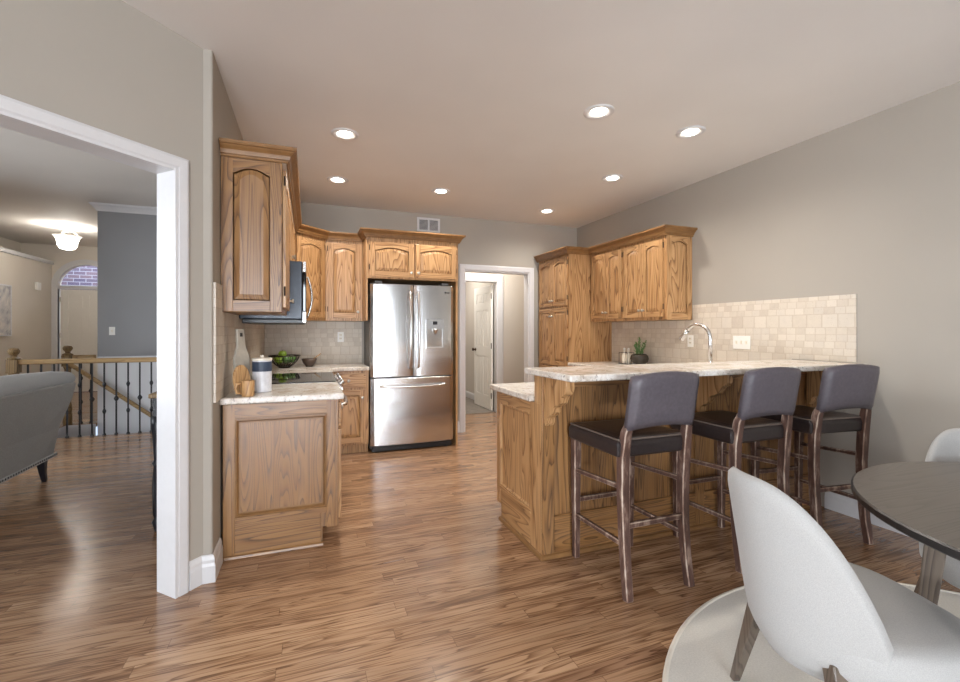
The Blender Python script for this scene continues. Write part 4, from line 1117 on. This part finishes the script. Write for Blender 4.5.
# cutting boards leaning on the left tile
def board(label, x, y, z, w_, h, lean, hole, mat_, shape, edge=None):
    t = thing('cutting_board', label, 'cutting board', (x, y, z), 0, 'boards leaning by the canister', local=True)
    pts = []
    if shape == 'paddle':
        pts = [(-w_ / 2, 0), (w_ / 2, 0), (w_ / 2, h * .55), (w_ * .26, h * .72), (w_ * .22, h), (-w_ * .22, h), (-w_ * .26, h * .72), (-w_ / 2, h * .55)]
    else:
        pts = [(w_ / 2 * math.cos(a), h / 2 + h / 2 * math.sin(a)) for a in [2 * math.pi * k / 24 - math.pi / 2 for k in range(24)]]
    R = Matrix.Rotation(lean, 3, 'Y')
    m = MB(); m.prism([R @ Vector((0, a, b)) for a, b in pts], R @ Vector((0.016, 0, 0)))
    m.build('board', mat_, t, bevel=0.003)
    if hole:
        m = MB(); a, b = hole; m.prism([R @ Vector((0.0005, a + p * .011, b + q_ * .011)) for p, q_ in ((-1, -1), (1, -1), (1, 1), (-1, 1))], R @ Vector((0.0162, 0, 0))); m.build('hang_hole', 'black', t)
    t.rotation_euler = (0, 0, math.radians(-30))
    return t
board('tall grey stone paddle board with square hole, leaning on the left tile', -0.376, 2.965, 0.917, 0.13, 0.385, math.radians(-3.5), (0, 0.35), 'board_stone', 'paddle')
board('round wooden board leaning in front of the grey paddle board', -0.366, 2.89, 0.917, 0.135, 0.175, math.radians(-7), None, 'board_wood', 'round')
t = thing('wooden_mug', 'small olive wood mug with looped handle in front of the leaning boards', 'mug', (-0.33, 2.84, 0.9145))
c = (-0.33, 2.84, 0.9145)
m = MB(); m.lathe(c, [(0.030, 0), (0.034, 0.01), (0.035, 0.09), (0.031, 0.092), (0.029, 0.02), (0.001, 0.018)], 20); m.build('cup', 'board_wood', t, smooth=False)
m = MB(); m.tube([(c[0] - 0.033, c[1] - .01, c[2] + 0.075), (c[0] - 0.055, c[1] - .016, c[2] + 0.075), (c[0] - 0.062, c[1] - .018, c[2] + 0.05), (c[0] - 0.055, c[1] - .016, c[2] + 0.022), (c[0] - 0.033, c[1] - .01, c[2] + 0.02)], 0.008, 8); m.build('handle', 'board_wood', t, smooth=True)
# fruit bowl
bc = (-0.235, 4.92, 0.9145)
t = thing('fruit_bowl', 'dark wire fruit bowl holding green apples on the corner countertop', 'bowl', bc)
BP = [(0.055, 0.012), (0.085, 0.03), (0.112, 0.056), (0.132, 0.085), (0.144, 0.118)]
m = MB(); m.lathe(bc, [(0.055, 0.0), (0.058, 0.004), (0.058, 0.012), (0.05, 0.014), (0.001, 0.014)], 24); m.build('base', 'bowl', t, smooth=True)
m = MB()
for r_, h_ in BP[1:4]: m.tube([(bc[0] + r_ * math.cos(a), bc[1] + r_ * math.sin(a), bc[2] + h_) for a in [2 * math.pi * k / 28 for k in range(29)]], 0.0032, 6)
for k in range(20):
    a = 2 * math.pi * k / 20; m.tube([(bc[0] + r_ * math.cos(a), bc[1] + r_ * math.sin(a), bc[2] + h_) for r_, h_ in BP], 0.0032, 6)
m.build('wire_basket', 'bowl', t, smooth=True)
m = MB(); m.tube([(bc[0] + 0.15 * math.cos(a), bc[1] + 0.15 * math.sin(a), bc[2] + 0.122) for a in [2 * math.pi * k / 32 for k in range(33)]], 0.006, 8); m.build('rim', 'bowl', t, smooth=True)
k = 0
for dx, dy, dz, r_, mt, lb in ((-0.05, -0.042, 0.08, 0.042, 'apple', 'bright green apple at the left front of the fruit bowl'), (0.02, -0.068, 0.082, 0.041, 'apple_dark', 'dark green apple at the front middle of the fruit bowl'), (0.072, -0.01, 0.088, 0.041, 'apple_dark', 'dark green apple at the right of the fruit bowl'), (-0.02, 0.035, 0.135, 0.042, 'apple', 'green apple on top of the pile in the fruit bowl'), (-0.068, 0.042, 0.086, 0.04, 'apple', 'green apple at the back left of the fruit bowl')):
    c = (bc[0] + dx, bc[1] + dy, bc[2] + dz)
    t = thing('apple', lb, 'apple', (c[0], c[1], c[2] - r_), 0, 'green apples in the bowl')
    m = MB(); m.lathe(c, [(0.002, -r_ * .80), (r_ * .3, -r_ * .92), (r_ * .7, -r_ * .65), (r_ * .97, -r_ * .1), (r_ * .98, r_ * .3), (r_ * .75, r_ * .72), (r_ * .35, r_ * .88), (r_ * .08, r_ * .72)], 18); m.build('flesh', mt, t, smooth=True)
    m = MB(); m.tube([(c[0], c[1], c[2] + r_ * .7), (c[0] + .004, c[1], c[2] + r_ * 1.15)], .002, 6); m.build('stem', 'hinge', t)
bc = (0.005, 4.99, 0.9145)
t = thing('small_bowl', 'small brown bowl with a spoon beside the fruit bowl', 'bowl', bc)
m = MB(); m.lathe(bc, [(0.035, 0.0), (0.038, 0.006), (0.065, 0.04), (0.08, 0.085), (0.075, 0.085), (0.06, 0.042), (0.03, 0.012), (0.001, 0.011)], 28); m.build('basin', 'bowl_brown', t, smooth=True)
t = thing('wooden_spoon', 'pale wooden spoon resting in the small brown bowl', 'spoon', (bc[0], bc[1], bc[2] + .03))
m = MB(); m.tube([(bc[0] + .0, bc[1] - .01, bc[2] + .035), (bc[0] + .06, bc[1] - .005, bc[2] + .095), (bc[0] + .115, bc[1], bc[2] + .135)], [.006, .005, .006], 8); m.build('handle', 'board_wood', t, smooth=True)
m = MB(); m.lathe((bc[0] - .005, bc[1] - .01, bc[2] + .024), [(0.001, 0), (.014, .003), (.018, .01), (.012, .014), (.001, .013)], 14); m.build('scoop', 'board_wood', t, smooth=True)

# ------------------------------------------------------------------ counter items, right
pc_ = (3.41, 3.935, 0.9145)
t = thing('potted_plant', 'small green plant in a dark rounded bowl planter under the cabinets', 'plant', pc_)
m = MB(); m.lathe(pc_, [(0.055, 0), (0.06, 0.004), (0.088, 0.04), (0.098, 0.072), (0.09, 0.105), (0.07, 0.124), (0.064, 0.12), (0.082, 0.085), (0.001, 0.085)], 28); m.build('pot', 'pot', t, smooth=True)
m = MB(); m.lathe((pc_[0], pc_[1], pc_[2] + .086), [(0.08, 0), (0.075, 0.012), (0.001, 0.016)], 20); m.build('gravel', 'cream', t)
m = MB(); rr = random.Random(3)
for s_ in range(8):
    a = rr.uniform(0, 6.28); tilt = rr.uniform(0.05, 0.32); hgt = rr.uniform(0.12, 0.22)
    base_ = Vector((pc_[0] + .02 * math.cos(a), pc_[1] + .02 * math.sin(a), pc_[2] + .095)); d = Vector((math.cos(a) * tilt, math.sin(a) * tilt, 1)).normalized()
    m.tube([base_, base_ + d * hgt], [.003, .0015], 5)
    for q_ in range(16):
        h_ = hgt * (0.15 + 0.85 * q_ / 16); p = base_ + d * h_; b_ = rr.uniform(0, 6.28)
        out = Vector((math.cos(b_), math.sin(b_), 0.8)).normalized(); side = out.cross(Vector((0, 0, 1))).normalized()
        ln = .055 * (1 - .4 * q_ / 16); wdt = .009
        m.quad([p, p + out * ln * .5 + side * wdt, p + out * ln, p + out * ln * .5 - side * wdt])
m.build('foliage', 'plant', t)
tn = thing('cruet_stand', 'small dark wire stand holding two white bottles beside the plant', 'stand', (3.40, 4.12, 0.914))
cx_, cy_ = 3.40, 4.135
m = MB(); m.box(cx_ - .05, cy_ - .075, .9145, cx_ + .05, cy_ + .075, .921)
for dy in (-.07, .07): m.tube([(cx_ - .045, cy_ + dy, .921), (cx_ - .045, cy_ + dy, 1.045)], .0028, 6)
m.tube([(cx_ - .045, cy_ - .07, 1.045), (cx_ - .045, cy_ + .07, 1.045), (cx_ + .045, cy_ + .07, 1.045), (cx_ + .045, cy_ - .07, 1.045), (cx_ - .045, cy_ - .07, 1.045)], .0028, 6)
for dy in (-.07, .07): m.tube([(cx_ + .045, cy_ + dy, .921), (cx_ + .045, cy_ + dy, 1.045)], .0028, 6)
m.build('wire_frame', 'iron', tn)
for dy, lb in ((.035, 'white stoppered bottle in the wire stand, farther from the plant'), (-.035, 'white stoppered bottle in the wire stand, next to the plant')):
    tbt = thing('cruet_bottle', lb, 'bottle', (cx_, cy_ + dy, .9212), 0, 'white bottles in the wire stand')
    m = MB(); m.lathe((cx_, cy_ + dy, .9212), [(.026, 0), (.028, .004), (.028, .09), (.012, .12), (.011, .145), (.013, .147), (.013, .152), (.001, .152)], 18); m.build('bottle', 'cream', tbt, smooth=True)
    m = MB(); m.lathe((cx_, cy_ + dy, 1.073), [(.009, 0), (.012, .008), (.011, .02), (.001, .024)], 12); m.build('stopper', 'wax', tbt, smooth=True)
m = MB(); m.box(3.37, 3.68, .9145, 3.47, 3.82, .922); tag(m.build('trivet', 'slot', org=(3.4, 3.75, .9145), bevel=.002), 'thin dark trivet lying beside the plant', 'trivet')

# ------------------------------------------------------------------ living room
# stair guard railing
RY, RZ = 6.70, 0.955
tr2 = thing('stair_railing', 'long oak handrail with black iron balusters at the near side of the stairwell', 'railing', (-3.4, RY, 0))
m = MB(); m.sweep([(-3.19, RY), (-0.6, RY)], [(-.03, RZ - .05), (-.03, RZ - .015), (-.02, RZ), (.02, RZ), (.03, RZ - .015), (.03, RZ - .05), (.015, RZ - .06), (-.015, RZ - .06)], ID); m.build('handrail', 'brass_wood', tr2)
def newel(parent, x, y, h=1.03):
    m = MB(); m.lathe((x, y, 0), [(.05, 0), (.05, .12), (.04, .16), (.05, .2), (.035, .3), (.045, .55), (.035, .75), (.048, .79), (.05, .80)], 20)
    m.box(x - .052, y - .052, .80, x + .052, y + .052, .955); m.lathe((x, y, 0), [(.06, .955), (.062, .97), (.03, .985), (.028, 1.0), (.05, 1.03), (.056, 1.055), (.04, 1.085), (.001, 1.095)], 20)
    m.build('newel_post', 'newel_oak', parent, smooth=False, bevel=.004)
newel(tr2, -3.24, RY)
def baluster(parent, x, y, z0, z1, kind):
    m = MB(); m.tube([(x, y, z0), (x, y, z1)], .0075, square=True)
    m.lathe((x, y, z0), [(.02, 0), (.02, .012), (.009, .03)], 8)
    hs = (.33, .70) if kind == 0 else (.5,)
    for f in hs:
        z = z0 + (z1 - z0) * f; R_ = .02 if kind == 0 else .026
        m.lathe((x, y, z), [(.008, -.035), (R_, -.008), (R_, .008), (.008, .035)], 8)
    return m.build('baluster', 'iron', parent)
i = 0
for px in range(22):
    x = -3.11 + px * 0.1225
    if x > -0.62: break
    baluster(tr2, x, RY, 0.001, RZ - .055, px % 2)
tr3 = thing('stair_railing', 'short far oak railing with balusters at the entry landing behind the stairs', 'railing', (-3.12, 7.68, 0))
m = MB(); m.sweep([(-3.08, 7.69), (-2.83, 7.69)], [(-.03, RZ - .05), (-.03, RZ - .015), (-.02, RZ), (.02, RZ), (.03, RZ - .015), (.03, RZ - .05), (.015, RZ - .06), (-.015, RZ - .06)], ID); m.build('handrail', 'brass_wood', tr3)
newel(tr3, -3.14, 7.69)
for j, x in enumerate((-2.99, -2.88)): baluster(tr3, x, 7.69, 0.001, RZ - .055, j)
th_ = thing('stair_handrail', 'sloping oak handrail descending along the white stairwell wall', 'handrail', (-3.05, 7.56, 0.8))
m = MB(); m.tube([(-3.10, 7.58, .86), (-2.18, 7.58, .11), (-1.2, 7.58, -.69)], .028, 10); m.build('rail', 'brass_wood', th_, smooth=True)
for x, z in ((-2.6, .43), (-1.7, -.30)):
    m = MB(); m.tube([(x, 7.60, z), (x, 7.648, z - .02)], .008, 8); m.build('bracket', 'iron', th_)
m = MB()
for k in range(7): m.box(-3.12 + .27 * k, 6.75, -.19 * (k + 1) - .04, -3.12 + .27 * (k + 1) + .02, 7.6, -.19 * (k + 1))
struct(m.build('floor_stair_treads', 'floor'))
m = MB(); m.box(-3.13, 7.585, -.20, GX, 7.60, -.005); m.box(-3.13, 6.72, -1.6, -3.115, 7.6, -.005); struct(m.build('trim_stair_fascia', 'trim'))
m = MB(); m.box(-3.12, 6.60, -1.6, -.45, 6.715, -.051); struct(m.build('wall_stair_near', 'wall_white'))

# settee seen from behind
ts = thing('settee', 'grey tweed settee with rolled back, nailhead trim and dark legs beyond the opening', 'settee', (-2.5, 4.2, 0))
m = MB()
rings = []
for y, k in ((2.95, 0), (4.2, 0), (4.6, .3), (4.86, 1.0)):
    fl = .05 * k
    rings.append([(-2.06 - .02 * k, y - .08 * k * 0, .21), (-2.06 + fl * .4, y, .45), (-2.02 + fl, y + .06 * k, .70), (-2.0 + fl, y + .08 * k, .83), (-2.16 + fl, y + .08 * k, .85), (-2.22, y + .03 * k, .6), (-2.22, y, .21)])
m.loft(rings); m.build('back_panel', 'tweed', ts, smooth=False, bevel=.012)
m = MB(); pts = [(-2.08, 2.93, .885), (-2.08, 3.6, .885), (-2.075, 4.3, .882), (-2.06, 4.75, .872), (-2.045, 4.98, .862), (-2.04, 5.03, .86)]
m.tube(pts, [.085, .085, .083, .076, .064, .045], 20); m.build('rolled_top', 'tweed_light', ts, smooth=True)
m = MB(); m.box(-2.8, 2.98, .20, -2.2, 4.8, .38); m.build('seat_base', 'tweed', ts, bevel=.02)
m = MB(); m.box(-2.78, 3.0, .38, -2.22, 4.78, .50); m.build('seat_cushion', 'tweed_light', ts, bevel=.04, seg=4)
m = MB(); m.sweep([(-2.068, 4.865), (-2.055, 2.95)], [(0, .205), (-.008, .205), (-.008, .235), (0, .235)], ID); m.build('trim_band', 'tweed_light', ts)
m = MB()
for k in range(60):
    m.lathe((-2.052 - .0002 * k, 2.97 + k * .032, .22), [(.009, -.001), (.008, .006), (.001, .009)], 8, axis='x')
m.build('nailheads', 'black', ts)
for x, y in ((-2.13, 4.78), (-2.13, 3.05), (-4.72, 4.72), (-4.72, 3.05)):
    m = MB(); sgn = 1 if y > 4 else -1
    m.tube([(x, y + .05 * sgn, .001), (x, y + .02 * sgn, .08), (x, y, .22)], [.016, .02, .032], square=True); m.build('leg', 'black_paint', ts, bevel=.004)

# console table behind the wall end
tk = thing('console_table', 'black turned-leg console table just inside the living-room opening', 'table', (-0.77, 3.9, 0))
m = MB(); m.box(-0.955, 3.33, .862, -.585, 4.5, .89); m.build('top', 'newel_oak', tk, bevel=.006)
m = MB(); m.box(-0.94, 3.36, .74, -.60, 4.47, .861); m.build('apron', 'black_paint', tk, bevel=.003)
for x, y in ((-.92, 3.385), (-.92, 4.445), (-.62, 3.385), (-.62, 4.445)):
    m = MB(); m.lathe((x, y, 0), [(.016, .001), (.022, .03), (.03, .06), (.018, .085), (.024, .11), (.028, .3), (.02, .42), (.03, .44), (.018, .46), (.026, .6), (.033, .68), (.03, .74)], 16); m.build('leg', 'black_paint', tk, smooth=True)

# entry items
lc = (-3.88, 9.49)
tl = thing('bell_light', 'semi-flush bell glass ceiling light hanging in the entry', 'ceiling light', (lc[0], lc[1], ZL))
m = MB(); m.lathe((lc[0], lc[1], 0), [(.07, ZL - .001), (.065, ZL - .02), (.02, ZL - .035), (.012, ZL - .08), (.012, ZL - .1)], 20); m.build('canopy', 'nickel', tl, smooth=True)
for k in range(3):
    a = 2.1 * k + .4; m = MB(); m.tube([(lc[0], lc[1], ZL - .06), (lc[0] + .1 * math.cos(a), lc[1] + .1 * math.sin(a), ZL - .1), (lc[0] + .17 * math.cos(a), lc[1] + .17 * math.sin(a), ZL - .17)], .008, 8); m.build('arm', 'nickel', tl, smooth=True)
m = MB(); m.lathe((lc[0], lc[1], 0), [(.19, ZL - .165), (.165, ZL - .19), (.14, ZL - .26), (.13, ZL - .33), (.10, ZL - .38), (.045, ZL - .40), (.001, ZL - .402)], 28, cap0=False); m.build('glass_shade', 'bell_glass', tl, smooth=True)
m = MB(); m.lathe((lc[0], lc[1], 0), [(.195, ZL - .172), (.2, ZL - .165), (.195, ZL - .158)], 28, cap0=False, cap1=False); m.build('rim', 'nickel', tl, smooth=True)
d = bpy.data.lights.new('bell_lamp', 'POINT'); d.energy = 38; d.color = (1, .96, .89); d.shadow_soft_size = .1
o = bpy.data.objects.new('bell_lamp', d); COL.objects.link(o); o.parent = tl; o.location = (0, 0, -.3)
ta = thing('canvas_painting', 'abstract grey and white canvas on the beige entry wall', 'painting', (-5.0, 9.9, 1.3))
m = MB(); m.box(-4.999, 9.3, 1.22, -4.965, 10.17, 2.08); m.build('canvas', 'art', ta)
m = MB()
for y0, y1, z0, z1 in ((9.28, 9.3, 1.2, 2.1), (10.17, 10.19, 1.2, 2.1), (9.3, 10.17, 1.2, 1.22), (9.3, 10.17, 2.08, 2.1)): m.box(-4.999, y0, z0, -4.955, y1, z1)
m.build('frame', 'canister', ta)
m = MB(); m.box(-4.999, 10.98, 2.09, -4.955, 11.12, 2.24); tag(m.build('door_chime', 'wax', org=(-4.99, 11.05, 2.1), bevel=.006), 'small white chime box on the beige wall left of the entry door', 'door chime')
